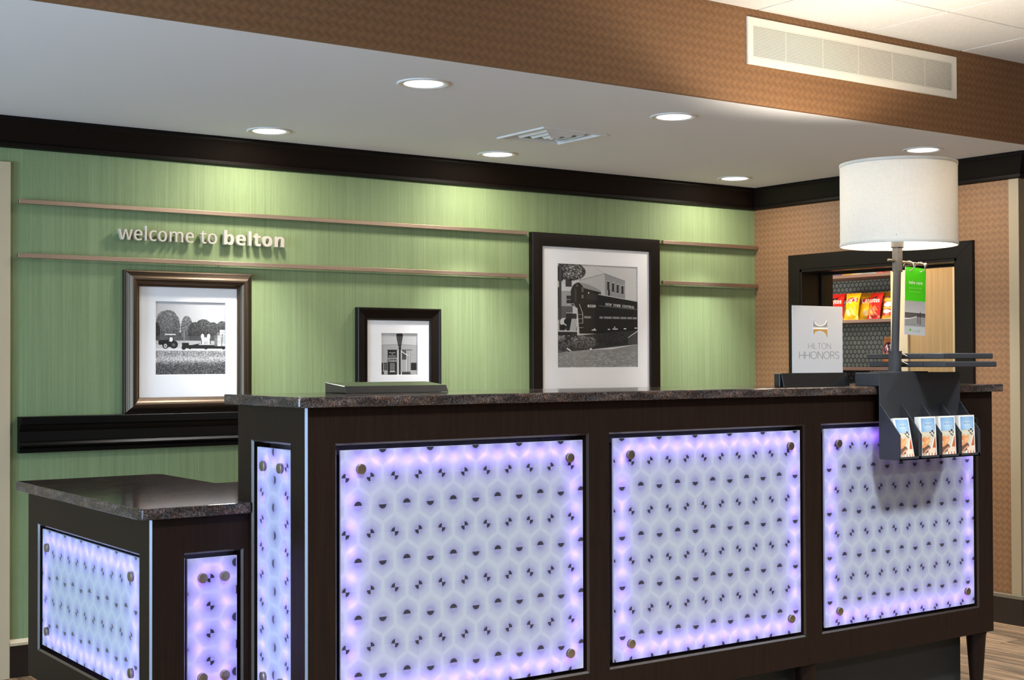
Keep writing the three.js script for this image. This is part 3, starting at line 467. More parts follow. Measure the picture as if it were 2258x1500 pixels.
// crown moulding: [out from wall, y] profile
{
  const prof = [[0, YC - 0.0005], [0.066, YC - 0.0005], [0.066, YC - 0.018], [0.058, YC - 0.024], [0.02, YC - 0.104], [0.026, YC - 0.108], [0.024, YC - 0.122], [0.014, YC - 0.126], [0.0, YC - 0.128]];
  // path runs along the back wall, turns at the inside corner, runs along the right wall, turns at the outside corner
  const path = [[XL0, ZB, 0, 1], [XW, ZB, -1, 1], [XW, ZE, -1, 1], [XR0, ZE, 0, 1]], run = (i, flat) => {
    const pos = [], A = path[i], B = path[i + 1], pt = (q, [u, v]) => [q[0] + q[2] * u, v, q[1] + q[3] * u];
    for (let k = 0; k + 1 < prof.length; k++) { const a = pt(A, prof[k]), b = pt(B, prof[k]), c = pt(B, prof[k + 1]), d = pt(A, prof[k + 1]); pos.push(...a, ...c, ...b, ...a, ...d, ...c); }
    const g = new THREE.BufferGeometry(); g.setAttribute('position', new THREE.Float32BufferAttribute(pos, 3)); g.computeVertexNormals(); return boxUV(g);
  };
  struct('trim_1', run(0), M.crown); struct('trim_2', run(1), M.crown); struct('trim_3', run(2), M.crown);
}
// baseboards
struct('baseboard_back', [bx(1.725, 0, ZB, XW, 0.135, ZB + 0.014, 0.003)], M.woodDark);
struct('trim_4', sweepX(1.725, XW, [[ZB, 0.135], [ZB + 0.018, 0.135], [ZB + 0.018, 0.146], [ZB + 0.004, 0.16], [ZB, 0.16]]), M.beige);
struct('baseboard_right', [bx(XW - 0.014, 0, OZ1 + 0.09, XW, 0.13, ZE + 0.012, 0.003), bx(XW - 0.014, 0, ZB, XW, 0.13, OZ0 - 0.09, 0.003), bx(XW, 0, ZE, XR0, 0.13, ZE + 0.014, 0.003)], M.woodDark);
struct('trim_5', [bx(XW - 0.016, 0.13, OZ1 + 0.09, XW, 0.152, ZE + 0.014, 0.004), bx(XW, 0.13, ZE, XR0, 0.152, ZE + 0.016, 0.004)], std({ color: 0x6e6655, roughness: 0.5 }));
// beige corner guard on the end of the right wall
struct('trim_6', [bx(XW - 0.006, 0.152, ZE - 0.056, XW, YC - 0.128, ZE + 0.006, 0.002), bx(XW - 0.006, 0.152, ZE, XW + 0.06, YC - 0.128, ZE + 0.006, 0.002)], std({ color: 0x9f8f74, roughness: 0.55 }));
// doorway at the left edge: casing and leaf
{
  const d = structGroup('door_1');
  const x1 = 1.722, w = 0.085, yt = 2.182;
  const sh = new THREE.Shape([[x1, 0], [x1, yt], [x1 - w, yt - w], [x1 - w, 0]].map((p) => new THREE.Vector2(...p))), hd = new THREE.Shape([[x1 - 0.0015, yt], [0.46, yt], [0.46 + w, yt - w], [x1 - w - 0.0015, yt - w]].map((p) => new THREE.Vector2(...p))), ls = new THREE.Shape([[0.46, 0], [0.46, yt], [0.46 + w, yt - w], [0.46 + w, 0]].map((p) => new THREE.Vector2(...p)));
  for (const s of [sh, hd, ls]) { const g = new THREE.ExtrudeGeometry(s, { depth: 0.014, bevelEnabled: true, bevelSize: 0.002, bevelThickness: 0.002, bevelSegments: 1 }); g.translate(0, 0, ZB + 0.002); part(d, 'casing', boxUV(g), M.beige); }
  part(d, 'door_leaf', bx(0.55, 0.01, ZB - 0.07, 1.63, 2.09, ZB - 0.03, 0.003), M.beigeDoor);
}
// dark frame round the pantry opening
{
  const d = structGroup('door_2'), w = 0.084, zo0 = OZ0 - w, zo1 = OZ1 + w + 0.012, yo = OY + w, t = 0.022, X = XW - t;
  const poly = (pts) => { const s = new THREE.Shape(pts.map(([z, y]) => new THREE.Vector2(z, y))), g = new THREE.ExtrudeGeometry(s, { depth: t - 0.004, bevelEnabled: true, bevelSize: 0.002, bevelThickness: 0.002, bevelSegments: 1 }); g.rotateY(-Math.PI / 2); g.translate(X + t - 0.002, 0, 0); return boxUV(g); };
  const q = 0.0012;
  part(d, 'casing', poly([[zo0, 0], [OZ0, 0], [OZ0, OY - q], [zo0, yo - q]]), M.frameBlack);
  part(d, 'casing', poly([[zo1, 0], [OZ1, 0], [OZ1, OY - q], [zo1, yo - q]]), M.frameBlack);
  part(d, 'casing', poly([[zo0 + q, yo], [OZ0 + q, OY], [OZ1 - q, OY], [zo1 - q, yo]]), M.frameBlack);
  part(d, 'jamb', bx(XW - 0.018, 0, OZ0, XW + WT + 0.01, OY, OZ0 + 0.018, 0.002), M.frameBlack);
  part(d, 'jamb', bx(XW - 0.018, 0, OZ1 - 0.018, XW + WT + 0.01, OY, OZ1, 0.002), M.frameBlack);
  part(d, 'jamb', bx(XW - 0.018, OY - 0.018, OZ0, XW + WT + 0.01, OY, OZ1, 0.002), M.frameBlack);
  part(d, 'door_stop', merge([bx(XW + 0.14, 0, OZ0 + 0.018, XW + 0.18, OY - 0.018, OZ0 + 0.032, 0.002), bx(XW + 0.14, OY - 0.032, OZ0 + 0.032, XW + 0.18, OY - 0.018, OZ1 - 0.018, 0.002)]), M.frameBlack);
}
// pantry shell behind the opening
struct('wall_pantry', [bx(7.2, 0, -6.9, 7.3, 2.6, -5.63), bx(XW + WT, 0, -6.95, 7.3, 2.6, -6.85)], M.hex);
struct('wall_pantry', [bx(6.93, 0, -5.61, 7.3, 2.6, ZE - 0.15)], M.veneer);
struct('ceiling', bx(XW + WT, 2.5, -6.95, 7.3, 2.56, ZE - 0.15), M.ceiling);
{
  const d = structGroup('door_3');
  part(d, 'door_leaf', bx(6.9, 0.01, -5.51, 6.93, 2.05, -5.19, 0.003), M.veneer);
  part(d, 'casing', bx(6.885, 0, -5.6, 6.93, 2.1, -5.512, 0.004), M.cream);
  part(d, 'casing', bx(6.885, 0, -5.187, 6.93, 2.1, -5.11, 0.004), M.birch);
}

// ================================================================ CEILING FITTINGS
// recessed downlights
function downlight(x, z, label, power, y = YC, group = 'recessed downlights in the lowered ceiling') {
  const t = thing('ceiling_downlight', label, 'downlight', [x, y, z], group);
  const ring = lathe([[0.1, 0.0], [0.1, -0.004], [0.094, -0.006], [0.078, -0.004], [0.074, 0.004], [0.074, 0.02]]); part(t, 'trim_ring', ring, M.white, { local: true });
  const can = lathe([[0.074, 0.018], [0.07, 0.018], [0.0, 0.0181]]); part(t, 'baffle', can, M.white, { local: true });
  const lens = new THREE.CylinderGeometry(0.072, 0.072, 0.004, 40); lens.translate(0, -0.001, 0); part(t, 'light_lens', lens, M.lens, { local: true });
  const l = new THREE.RectAreaLight(rgb(L.downColor), power, 0.125, 0.125); l.position.set(x, y - 0.008, z); l.rotation.x = -Math.PI / 2; scene.add(l);
  const s = new THREE.SpotLight(rgb(L.beamColor), L.beam, 0, 0.62, 1, 2); s.position.set(x, y - 0.01, z); s.target.position.set(x, 0, z); s.castShadow = true; s.shadow.radius = 2.4; scene.add(s, s.target);
}
const DX = [2.7734, 4.0264, 5.676], DZF = -4.4434, DZB = -5.7528;
[['left', 'above the lettering'], ['middle', 'by the air diffuser'], ['right', 'by the wall corner']].forEach(([s, where], i) => {
  downlight(DX[i], DZB, `recessed downlight near the green wall, ${s} of the back row, ${where}`, L.down);
  downlight(DX[i], DZF, `recessed downlight close to the brown fascia, ${s} of the front row`, L.down);
});
// square air diffuser
{
  const x0 = 3.76 * K, x1 = 4.127 * K, z0 = -5.39 * K, z1 = -5.0 * K, cx = (x0 + x1) / 2, cz = (z0 + z1) / 2;
  const t = thing('air_diffuser', 'square white louvred air diffuser set in the lowered grey ceiling', 'air vent', [cx, YC, cz]);
  const sq = (w, prof) => { const g = frameGeo(w, w, prof, 0.3); g.rotateX(Math.PI / 2); return g; };
  const w = x1 - x0;
  part(t, 'diffuser_frame', sq(w, [[0, 0.0], [0, 0.006], [0.003, 0.008], [0.02, 0.006], [0.026, -0.03], [0.026, -0.09]]), M.white, { local: true });
  part(t, 'throat', (() => { const g = new THREE.BoxGeometry(w - 0.05, 0.004, w - 0.05); g.translate(0, 0.085, 0); return g; })(), M.duct, { local: true });
  for (const [r, d] of [[0.268, 0.0], [0.186, 0.004], [0.108, 0.008]]) part(t, 'louver', sq(r, [[0, -0.034 + d], [0.0, -0.031 + d], [0.03, 0.006 + d], [0.034, 0.006 + d], [0.034, 0.004 + d], [0.003, -0.034 + d]]), M.white, { local: true });
  part(t, 'centre_plate', (() => { const g = new THREE.CylinderGeometry(0.01, 0.03, 0.016, 4); g.rotateY(Math.PI / 4); g.rotateX(Math.PI); g.translate(0, -0.01, 0); return g; })(), M.white, { local: true });
  for (const a of [0, 1, 2, 3]) { const g = new THREE.BoxGeometry(0.006, 0.008, 0.19); g.rotateX(-0.12); g.translate(0, 0.02, 0.1); g.rotateY(Math.PI / 4 + (a * Math.PI) / 2); part(t, 'louver_brace', g, M.white, { local: true }); }
}
// long grille on the fascia
{
  const x0 = 4.102 * K, x1 = 5.456 * K, y0 = 1.33 + (2.5435 - 1.33) * K, y1 = 1.33 + (2.7385 - 1.33) * K, cx = (x0 + x1) / 2, cy = (y0 + y1) / 2;
  const t = thing('air_grille', 'long white linear air grille with thin slats on the brown fascia', 'air vent', [cx, cy, ZF]);
  part(t, 'grille_frame', frameGeo(x1 - x0, y1 - y0, [[0, 0], [0, 0.006], [0.002, 0.009], [0.03, 0.009], [0.033, 0.006], [0.033, -0.004]], 0.4), M.ventWhite, { local: true });
  part(t, 'grille_back', (() => { const g = new THREE.BoxGeometry(x1 - x0 - 0.06, y1 - y0 - 0.06, 0.002); g.translate(0, 0, 0.0015); return g; })(), M.duct, { local: true });
  const n = 22, hh = y1 - y0 - 0.064;
  for (let k = 0; k < n; k++) { const g = new THREE.BoxGeometry(x1 - x0 - 0.062, 0.0036, 0.006); g.rotateX(0.25); g.translate(0, -hh / 2 + ((k + 0.5) * hh) / n, 0.0062); part(t, 'slat', g, M.ventWhite, { local: true }); }
  for (let k = 1; k < 6; k++) { const g = new THREE.BoxGeometry(0.002, hh, 0.002); g.translate(-(x1 - x0) / 2 + (k * (x1 - x0)) / 6, 0, 0.0038); part(t, 'mullion', g, M.ventWhite, { local: true }); }
  for (const sy of [-1, 1]) for (const u of [-0.44, -0.14, 0.16, 0.44]) { const g = new THREE.SphereGeometry(0.0045, 12, 6, 0, 6.3, 0, 1.2); g.rotateX(Math.PI / 2); g.translate(u * (x1 - x0), sy * ((y1 - y0) / 2 - 0.015), 0.007); part(t, 'screw', g, M.ventWhite, { local: true }); }
}
// lobby downlights in front of the desk
for (const z of [-2.2]) [[-0.8, 'first'], [1.6, 'second'], [3.6, 'third'], [5.6, 'fourth']].forEach(([x, s]) => {
  const t = thing('ceiling_downlight', `recessed round downlight in the white tiled ceiling, ${s} from the left`, 'downlight', [x, YA, z], 'recessed downlights in the tiled ceiling');
  part(t, 'trim_ring', lathe([[0.1, 0.0], [0.1, -0.004], [0.094, -0.006], [0.078, -0.004], [0.074, 0.0]]), M.white, { local: true });
  const lens = new THREE.CylinderGeometry(0.076, 0.076, 0.004, 40); lens.translate(0, -0.003, 0); part(t, 'light_lens', lens, M.lens, { local: true });
  const l = new THREE.SpotLight(rgb(L.lobbyColor), L.lobby, 0, 1.1, 1, 2); l.position.set(x, YA - 0.014, z); l.target.position.set(x, 0, z); l.castShadow = true; l.shadow.radius = 10; scene.add(l, l.target);
});
[[1.0, 'left'], [4.4, 'right']].forEach(([x, s]) => {
  const z = 0.5, t = thing('ceiling_downlight', `recessed wide-beam downlight in the white tiled ceiling far from the desk, ${s} one`, 'downlight', [x, YA, z], 'recessed downlights in the tiled ceiling');
  part(t, 'trim_ring', lathe([[0.1, 0.0], [0.1, -0.004], [0.094, -0.006], [0.078, -0.004], [0.074, 0.0]]), M.white, { local: true });
  const lens = new THREE.CylinderGeometry(0.076, 0.076, 0.004, 40); lens.translate(0, -0.003, 0); part(t, 'light_lens', lens, M.lens, { local: true });
  const l = new THREE.SpotLight(rgb(L.lobbyColor), L.lobby, 0, 1.36, 0.8, 2); l.position.set(x, YA - 0.014, z); l.target.position.set(x, 0, z); l.castShadow = true; l.shadow.radius = 6; scene.add(l, l.target);
});

// ================================================================ BACK WALL
// metal rails
function rail(x0, x1, y0, y1, label) {
  const t = thing('wall_rail', label, 'wall rail', [(x0 + x1) / 2, y0, ZB], 'flat metal rails on the green wall');
  part(t, 'bar', bx(x0, y0, ZB + 0.012, x1, y1, ZB + 0.034, 0.0015), M.bronze);
  const n = Math.max(2, Math.round((x1 - x0) / 0.9) + 1);
  for (let k = 0; k < n; k++) { const x = x0 + 0.1 + ((x1 - x0 - 0.2) * k) / (n - 1); part(t, 'standoff', cyl(0.006, [x, (y0 + y1) / 2, ZB], [x, (y0 + y1) / 2, ZB + 0.013], 10), M.steel); }
}
const kz = (6.0756 - 0.034) / 6.0756, sx = (x) => x * kz, sy = (y) => 1.33 + (y - 1.33) * kz;
rail(sx(1.764), sx(4.448), sy(2.012), sy(2.031), 'upper long brushed bronze rail above the metal lettering');
rail(sx(1.761), sx(4.444), sy(1.780), sy(1.800), 'lower long brushed bronze rail between the lettering and the farm picture');
rail(sx(5.421), 6.155, sy(2.009), sy(2.030), 'upper short brushed bronze rail right of the locomotive picture');
rail(sx(5.42), 6.155, sy(1.775), sy(1.796), 'lower short brushed bronze rail right of the locomotive picture');
// metal lettering
const loader = new FontLoader(), fontR = await loader.loadAsync('fonts/droid/droid_sans_regular.typeface.json'), fontB = await loader.loadAsync('fonts/droid/droid_sans_bold.typeface.json');
{
  const t = thing('wall_lettering', 'raised brushed metal letters reading welcome to belton on the green wall', 'wall sign', [2.19, 1.88, ZB]);
  const word = (str, font, px0, px1, base, asc) => {
    let adv = 0; const glyphs = [];
    for (const ch of str) {
      const shapes = font.generateShapes(ch, 1), g = new THREE.ExtrudeGeometry(shapes, { depth: 1, bevelEnabled: true, bevelSize: 0.006, bevelThickness: 0.03, bevelSegments: 1, curveSegments: 8 });
      g.computeBoundingBox(); glyphs.push([g, adv]); adv += (font.data.glyphs[ch].ha / font.data.resolution) * 1.02;
    }
    const a = glyphs[0][0].boundingBox.min.x, last = glyphs.at(-1), b = last[1] + last[0].boundingBox.max.x, s = (px1 - px0) / (b - a);
    const lg = font.generateShapes('l', 1)[0].getPoints().reduce((m, p) => Math.max(m, p.y), 0), v = asc / lg;
    for (const [g, ad] of glyphs) { g.scale(s, v, 0.02); g.translate(px0 + (ad - a) * s, base, ZB + 0.014); part(t, 'letter', boxUV(g), M.letter); }
  };
  const d = (6.0756 - 0.034) / 6.0756, X = (x) => x * d, Y = (y) => 1.33 + (y - 1.33) * d;
  word('welcome', fontR, X(2.198), X(2.551), Y(1.8795), 0.0655); word('to', fontR, X(2.583), X(2.665), Y(1.8795), 0.0655); word('belton', fontB, X(2.70), X(3.008), Y(1.8795), 0.0665);
}
// picture ledge
{
  const y0 = 0.948, y1 = 1.102, t = thing('picture_ledge', 'long black moulded picture ledge on the green wall under the pictures', 'shelf', [1.76, y0, ZB]);
  part(t, 'ledge_board', sweepX(1.757, 5.5, [[ZB, y0], [ZB + 0.034, y0], [ZB + 0.036, y0 + 0.018], [ZB + 0.03, y0 + 0.024], [ZB + 0.05, y0 + 0.028], [ZB + 0.052, y0 + 0.034], [ZB + 0.036, y0 + 0.05], [ZB + 0.03, y0 + 0.09], [ZB + 0.048, y0 + 0.112], [ZB + 0.048, y0 + 0.118], [ZB + 0.058, y0 + 0.122], [ZB + 0.058, y1 - 0.002], [ZB + 0.056, y1], [ZB, y1]]), M.lacquer);
}
// framed pictures
function picture(name, label, o) {
  const k = (6.0756 - o.depth) / 6.0756, X = (x) => x * k, Y = (y) => 1.33 + (y - 1.33) * k;
  const [x0, y0, x1, y1] = [X(o.out[0]), 1.1025, X(o.out[2]), Y(o.out[3])], cx = (x0 + x1) / 2, cy = (y0 + y1) / 2, w = x1 - x0, h = y1 - y0;
  const t = thing(name, label, 'picture', [cx, cy, ZB + 0.001], 'framed black and white pictures');
  part(t, 'frame', frameGeo(w, h, o.profile, o.crease ?? 0.35), o.mat ?? M.frameBlack, { local: true });
  part(t, 'backing', (() => { const g = new THREE.BoxGeometry(w - 0.02, h - 0.02, 0.004); g.translate(0, 0, 0.003); return g; })(), M.cable, { local: true });
  // mat with a bevelled window
  const kk = (6.0756 - o.matZ) / 6.0756, P = (x) => x * kk - cx, Q = (y) => 1.33 + (y - 1.33) * kk - cy, [ix0, iy0, ix1, iy1] = [P(o.img[0]), Q(o.img[1]), P(o.img[2]), Q(o.img[3])];
  const sh = new THREE.Shape([[-w / 2 + o.lip, -h / 2 + o.lip], [w / 2 - o.lip, -h / 2 + o.lip], [w / 2 - o.lip, h / 2 - o.lip], [-w / 2 + o.lip, h / 2 - o.lip]].map((p) => new THREE.Vector2(...p)));
  sh.holes.push(new THREE.Path([[ix0, iy0], [ix1, iy0], [ix1, iy1], [ix0, iy1]].map((p) => new THREE.Vector2(...p))));
  const mg = new THREE.ExtrudeGeometry(sh, { depth: 0.002, bevelEnabled: true, bevelSize: 0.0012, bevelThickness: 0.001, bevelSegments: 1 }); mg.translate(0, 0, o.matZ - 0.003); part(t, 'mat_board', mg, M.mat, { local: true });
  const pg = new THREE.PlaneGeometry(ix1 - ix0 + 0.006, iy1 - iy0 + 0.006), pb = new THREE.BoxGeometry(ix1 - ix0 + 0.006, iy1 - iy0 + 0.006, 0.001); pb.translate((ix0 + ix1) / 2, (iy0 + iy1) / 2, o.matZ - 0.0055);
  part(t, 'print', pb, [M.paper, M.paper, M.paper, M.paper, std({ map: o.tex, roughness: 0.8 }), M.paper], { local: true });
  const gl = new THREE.BoxGeometry(w - 2 * o.lip, h - 2 * o.lip, 0.002); gl.translate(0, 0, o.matZ + 0.004); part(t, 'glass_pane', gl, M.glass, { local: true });
  return t;
}
const p1 = picture('framed_picture', 'wide black moulded frame holding a black and white farm tractor photograph', {
  out: [2.225, 1.105, 2.842, 1.7455], img: [2.368, 1.275, 2.707, 1.608], depth: 0.03, matZ: 0.014, lip: 0.068, tex: farmTex, crease: 0.25, mat: M.frameBronze,
  profile: [[0, 0], [0, 0.022], [0.002, 0.025], [0.007, 0.027], [0.008, 0.025], [0.013, 0.031], [0.014, 0.029], [0.02, 0.036], [0.021, 0.034], [0.027, 0.041], [0.034, 0.046], [0.042, 0.047], [0.05, 0.044], [0.057, 0.037], [0.061, 0.03], [0.062, 0.026], [0.07, 0.022], [0.072, 0.012]],
});
const p2 = picture('framed_picture', 'small black frame with a beaded lip and a street lamp photograph', {
  out: [3.408, 1.105, 3.896, 1.602], img: [3.541, 1.2645, 3.754, 1.475], depth: 0.03, matZ: 0.012, lip: 0.06, tex: townTex,
  profile: [[0, 0], [0, 0.03], [0.003, 0.034], [0.008, 0.034], [0.014, 0.028], [0.045, 0.02], [0.05, 0.018], [0.051, 0.022], [0.057, 0.022], [0.06, 0.016], [0.064, 0.01]],
});
const p3 = picture('framed_picture', 'large flat dark frame holding a tall locomotive photograph', {
  out: [4.481, 1.105, 5.394, 2.030], img: [4.650, 1.296, 5.225, 1.8665], depth: 0.034, matZ: 0.018, lip: 0.066, tex: trainTex,
  profile: [[0, 0], [0, 0.032], [0.003, 0.035], [0.02, 0.036], [0.066, 0.032], [0.069, 0.03], [0.072, 0.016]],
});
{ // beading round the inner lip of the small frame
  const gs = [], k = (6.0756 - 0.03) / 6.0756, w = (3.896 - 3.408) * k, y1 = 1.33 + (1.602 - 1.33) * k, h = y1 - 1.1025, e = 0.057;
  for (let a = -h / 2 + e; a < h / 2 - e; a += 0.0075) for (const s of [-1, 1]) { const g = new THREE.SphereGeometry(0.0028, 6, 4); g.translate(s * (w / 2 - e), a, 0.02); gs.push(g); }
  for (let a = -w / 2 + e; a < w / 2 - e; a += 0.0075) for (const s of [-1, 1]) { const g = new THREE.SphereGeometry(0.0028, 6, 4); g.translate(a, s * (h / 2 - e), 0.02); gs.push(g); }
  part(p2, 'beading', merge(gs), M.frameBlack, { local: true, kind: 'stuff' });
}

// ================================================================ DESKS
const ZD = -3.465, XD0 = 1.78, XD1 = 4.845, YB = 0.246, YT = 1.204;
// a board in the x-y plane (front face towards +z) with openings, and the bevelled metal edging and wooden reveal of each opening
const BV = 0.006;
function board(owner, name, x0, y0, x1, y1, holes, depth, place) {
  const s = new THREE.Shape([[x0, y0], [x1, y0], [x1, y1], [x0, y1]].map((p) => new THREE.Vector2(...p)));
  for (const [a, c, e, f] of holes) s.holes.push(new THREE.Path([[a - BV, c - BV], [e + BV, c - BV], [e + BV, f + BV], [a - BV, f + BV]].map((p) => new THREE.Vector2(...p))));
  const g = new THREE.ExtrudeGeometry(s, { depth, bevelEnabled: false }).translate(0, 0, -depth); place(g); part(owner, name, boxUV(g), M.wood);
  for (const [a, c, e, f] of holes) {
    const w = e - a + 2 * BV, h = f - c + 2 * BV, t = frameGeo(w, h, [[0, 0], [BV, -BV]], 0.2).translate((a + e) / 2, (c + f) / 2, 0), v = frameGeo(w, h, [[BV, -BV], [BV, -depth]], 0.2).translate((a + e) / 2, (c + f) / 2, 0);
    place(t); part(owner, 'opening_edge', t, M.edge); place(v); part(owner, 'opening_reveal', v, M.wood);
  }
}
// bevelled metal strip on a front left corner
function cornerStrip(owner, x, z, y0, y1) {
  const s = new THREE.Shape([[0, BV], [BV, 0], [BV, BV]].map((p) => new THREE.Vector2(...p))), g = new THREE.ExtrudeGeometry(s, { depth: y1 - y0, bevelEnabled: false });
  g.rotateX(Math.PI / 2); g.scale(1, 1, -1); const q = g.index ? g.toNonIndexed() : g; // shape y -> -z
  const pos = q.attributes.position, a = []; for (let k = 0; k < pos.count; k += 3) for (const m of [0, 2, 1]) a.push(pos.getX(k + m), pos.getY(k + m), pos.getZ(k + m));
  const o = new THREE.BufferGeometry(); o.setAttribute('position', new THREE.Float32BufferAttribute(a, 3)); o.computeVertexNormals(); o.translate(x, y1, z); part(owner, 'corner_strip', boxUV(o), M.strip);
}
// glowing panel. frame of reference: local x right, y up, z out of the panel face; placed by `place` (a function on geometries and objects)
const ledGeo = new THREE.OctahedronGeometry(0.0066, 0), capGeo = lathe([[0, 0.0], [0.0145, 0.0], [0.0145, 0.009], [0.0135, 0.0105], [0.0, 0.0105]], 28).rotateX(Math.PI / 2), postGeo = new THREE.CylinderGeometry(0.008, 0.008, 0.03, 12).rotateX(Math.PI / 2);
function panel(owner, ox, oz, turn, x0, y0, x1, y1, u0, v0, rot, capX, capY, nx, ny) {
  // local coordinates of the face: s along the face, y up; world = (ox,0,oz) + turn
  const p = new THREE.Group(); p.name = 'glass_panel'; p.position.set(ox - owner.position.x, -owner.position.y, oz - owner.position.z); p.rotation.y = turn; owner.add(p);
  const w = x1 - x0, h = y1 - y0, g = new THREE.BoxGeometry(w, h, 0.008); g.translate((x0 + x1) / 2, (y0 + y1) / 2, -0.004);
  const pos = g.attributes.position, uv = g.attributes.uv; for (let i = 0; i < pos.count; i++) { const a = (pos.getX(i) - x0 - u0) / 0.16, b = (pos.getY(i) - y1 + v0) / 0.16; if (rot) uv.setXY(i, b, a); else uv.setXY(i, a, b); }
  const m = shade(new THREE.Mesh(g, [M.frost, M.frost, M.frost, M.frost, M.print, M.acrylic])); m.name = 'acrylic_sheet'; p.add(m);
  for (const cx of capX) for (const cy of capY) { const c = shade(new THREE.Mesh(capGeo, M.steel)); c.name = 'standoff_cap'; c.position.set(cx, cy, 0.0002); p.add(c); const q = shade(new THREE.Mesh(postGeo, M.steel)); q.name = 'standoff_post'; q.position.set(cx, cy, -0.0235); p.add(q); }
  const ins = 0.033, zl = -0.0215, L0 = []; for (let k = 0; k < nx; k++) { const x = x0 + ins + ((w - 2 * ins) * (k + 0.5)) / nx; L0.push([x, y0 + ins], [x, y1 - ins]); } for (let k = 0; k < ny; k++) { const y = y0 + ins + ((h - 2 * ins) * (k + 0.5)) / ny; L0.push([x0 + ins, y], [x1 - ins, y]); }
  const ch = frameGeo(w - 0.03, h - 0.03, [[0, -0.05], [0, -0.0115], [0.003, -0.0115], [0.003, -0.05]], 0.2).translate((x0 + x1) / 2, (y0 + y1) / 2, 0), cm = shade(new THREE.Mesh(ch, M.recess)); cm.name = 'led_channel'; p.add(cm);
  for (const [x, y] of L0) { const l = new THREE.Mesh(ledGeo, M.led); l.name = 'led_bulb'; l.position.set(x, y, zl); p.add(l); }
  const strip = (x, y, len, vert) => { const l = new THREE.RectAreaLight(rgb(L.ledColor), L.strip, vert ? 0.012 : len, vert ? len : 0.012); l.position.set(x, y, zl - 0.012); l.rotation.y = Math.PI; p.add(l); };
  strip((x0 + x1) / 2, y0 + ins, w - 2 * ins, false); strip((x0 + x1) / 2, y1 - ins, w - 2 * ins, false); strip(x0 + ins, (y0 + y1) / 2, h - 2 * ins, true); strip(x1 - ins, (y0 + y1) / 2, h - 2 * ins, true);
  return p;
}
{ // high desk
  const t = thing('reception_desk', 'tall dark wooden reception desk with three big backlit patterned panels', 'desk', [3.3, 0, -3.69]);
  const ops = [[1.878, 2.768], [2.862, 3.754], [3.849, 4.748]].map(([a, b]) => [a, 0.354, b, 1.097]);
  board(t, 'front_board', XD0 + BV, YB, XD1, YT, ops, 0.058, (g) => g.translate(0, 0, ZD)); cornerStrip(t, XD0, ZD, YB, YT);
  board(t, 'side_board', -0.439, YB, -BV, YT, [[-0.341, 0.354, -0.098, 1.097]], 0.058, (g) => g.rotateY(-Math.PI / 2).translate(XD0, 0, ZD));
  part(t, 'carcass', [bx(XD0 + 0.0585, YB, ZD - 0.07, XD1, YT, ZD - 0.058), bx(XD0 + 0.058, YB, ZD - 0.44, XD0 + 0.07, YT, ZD - 0.07), bx(XD1 - 0.02, YB, ZD - 0.44, XD1, YT, ZD - 0.07), bx(XD0 + 0.07, YB, ZD - 0.44, XD1 - 0.02, YT, ZD - 0.42), bx(XD0 + 0.07, YB, ZD - 0.42, XD1 - 0.02, YB + 0.02, ZD - 0.07)], M.woodDark);
  part(t, 'plinth', bx(1.9, 0, ZD - 0.4, 4.76, YB, ZD - 0.095, 0.003), M.plinth);
  for (const x of [1.85, 2.82, 3.804, 4.792]) part(t, 'leg', lathe([[0, 0], [0.02, 0], [0.022, 0.003], [0.039, YB - 0.012], [0.041, YB - 0.009], [0.041, YB - 0.002], [0.038, YB], [0, YB]]).translate(x, 0, ZD - 0.045), M.wood);
  const xs = [[1.893, 2.755], [2.881, 3.742], [3.869, 4.733]], y0 = 0.3658, y1 = 1.0825, off = [[0.095, 0.078], [0.155, 0.077], [0.145, 0.064 + 0.16]];
  const cx = [[0.062, 0.808], [0.068, 0.808], [0.071, 0.815]];
  xs.forEach(([a, b], k) => panel(t, 0, ZD - 0.008, 0, a, y0, b, y1, off[k][0] + (k === 1 ? 0 : 0), off[k][1], false, cx[k].map((c) => a + c), [y1 - 0.054, y0 + 0.053], 15, 9));
  panel(t, XD0 + 0.008, ZD, -Math.PI / 2, -0.3235, y0, -0.107, y1, 0.03, 0.05, true, [-0.276, -0.165], [y1 - 0.054, y0 + 0.053], 3, 9);
}
{ // low desk on the left
  const X0 = 1.477, Z0 = -3.828, Y1 = 0.886, t = thing('low_desk', 'low dark wooden desk section with backlit patterned panels left of the tall desk', 'desk', [1.7, 0, -4.4]);
  board(t, 'front_board', X0 + BV, YB, XD0 - 0.001, Y1, [[1.584, 0.354, 1.756, 0.777]], 0.058, (g) => g.translate(0, 0, Z0)); cornerStrip(t, X0, Z0, YB, Y1);
  board(t, 'side_board', -1.142, YB, -BV, Y1, [[-1.03, 0.354, -0.088, 0.774]], 0.058, (g) => g.rotateY(-Math.PI / 2).translate(X0, 0, Z0));
  part(t, 'carcass', [bx(X0 + 0.058, YB, Z0 - 0.07, XD0 - 0.001, Y1, Z0 - 0.058), bx(X0 + 0.058, YB, Z0 - 1.142, X0 + 0.07, Y1, Z0 - 0.07), bx(X0 + 0.07, YB, Z0 - 1.142, 1.94, Y1, Z0 - 1.12), bx(1.92, YB, Z0 - 1.12, 1.94, Y1, -3.92), bx(1.94, 0.02, -4.44, 4.8, Y1, -3.92)], M.woodDark);
  part(t, 'plinth', bx(X0 + 0.1, 0, Z0 - 1.05, 1.9, YB, -3.95, 0.003), M.plinth);
  panel(t, X0 + 0.008, Z0, -Math.PI / 2, -1.008, 0.370, -0.108, 0.764, 0.035, 0.075, false, [-0.948, -0.16], [0.706, 0.4245], 15, 5);
  panel(t, 0, Z0 - 0.008, 0, 1.592, 0.370, 1.745, 0.763, 0.07, 0.06, true, [1.636, 1.705], [0.706, 0.418], 2, 5);
}
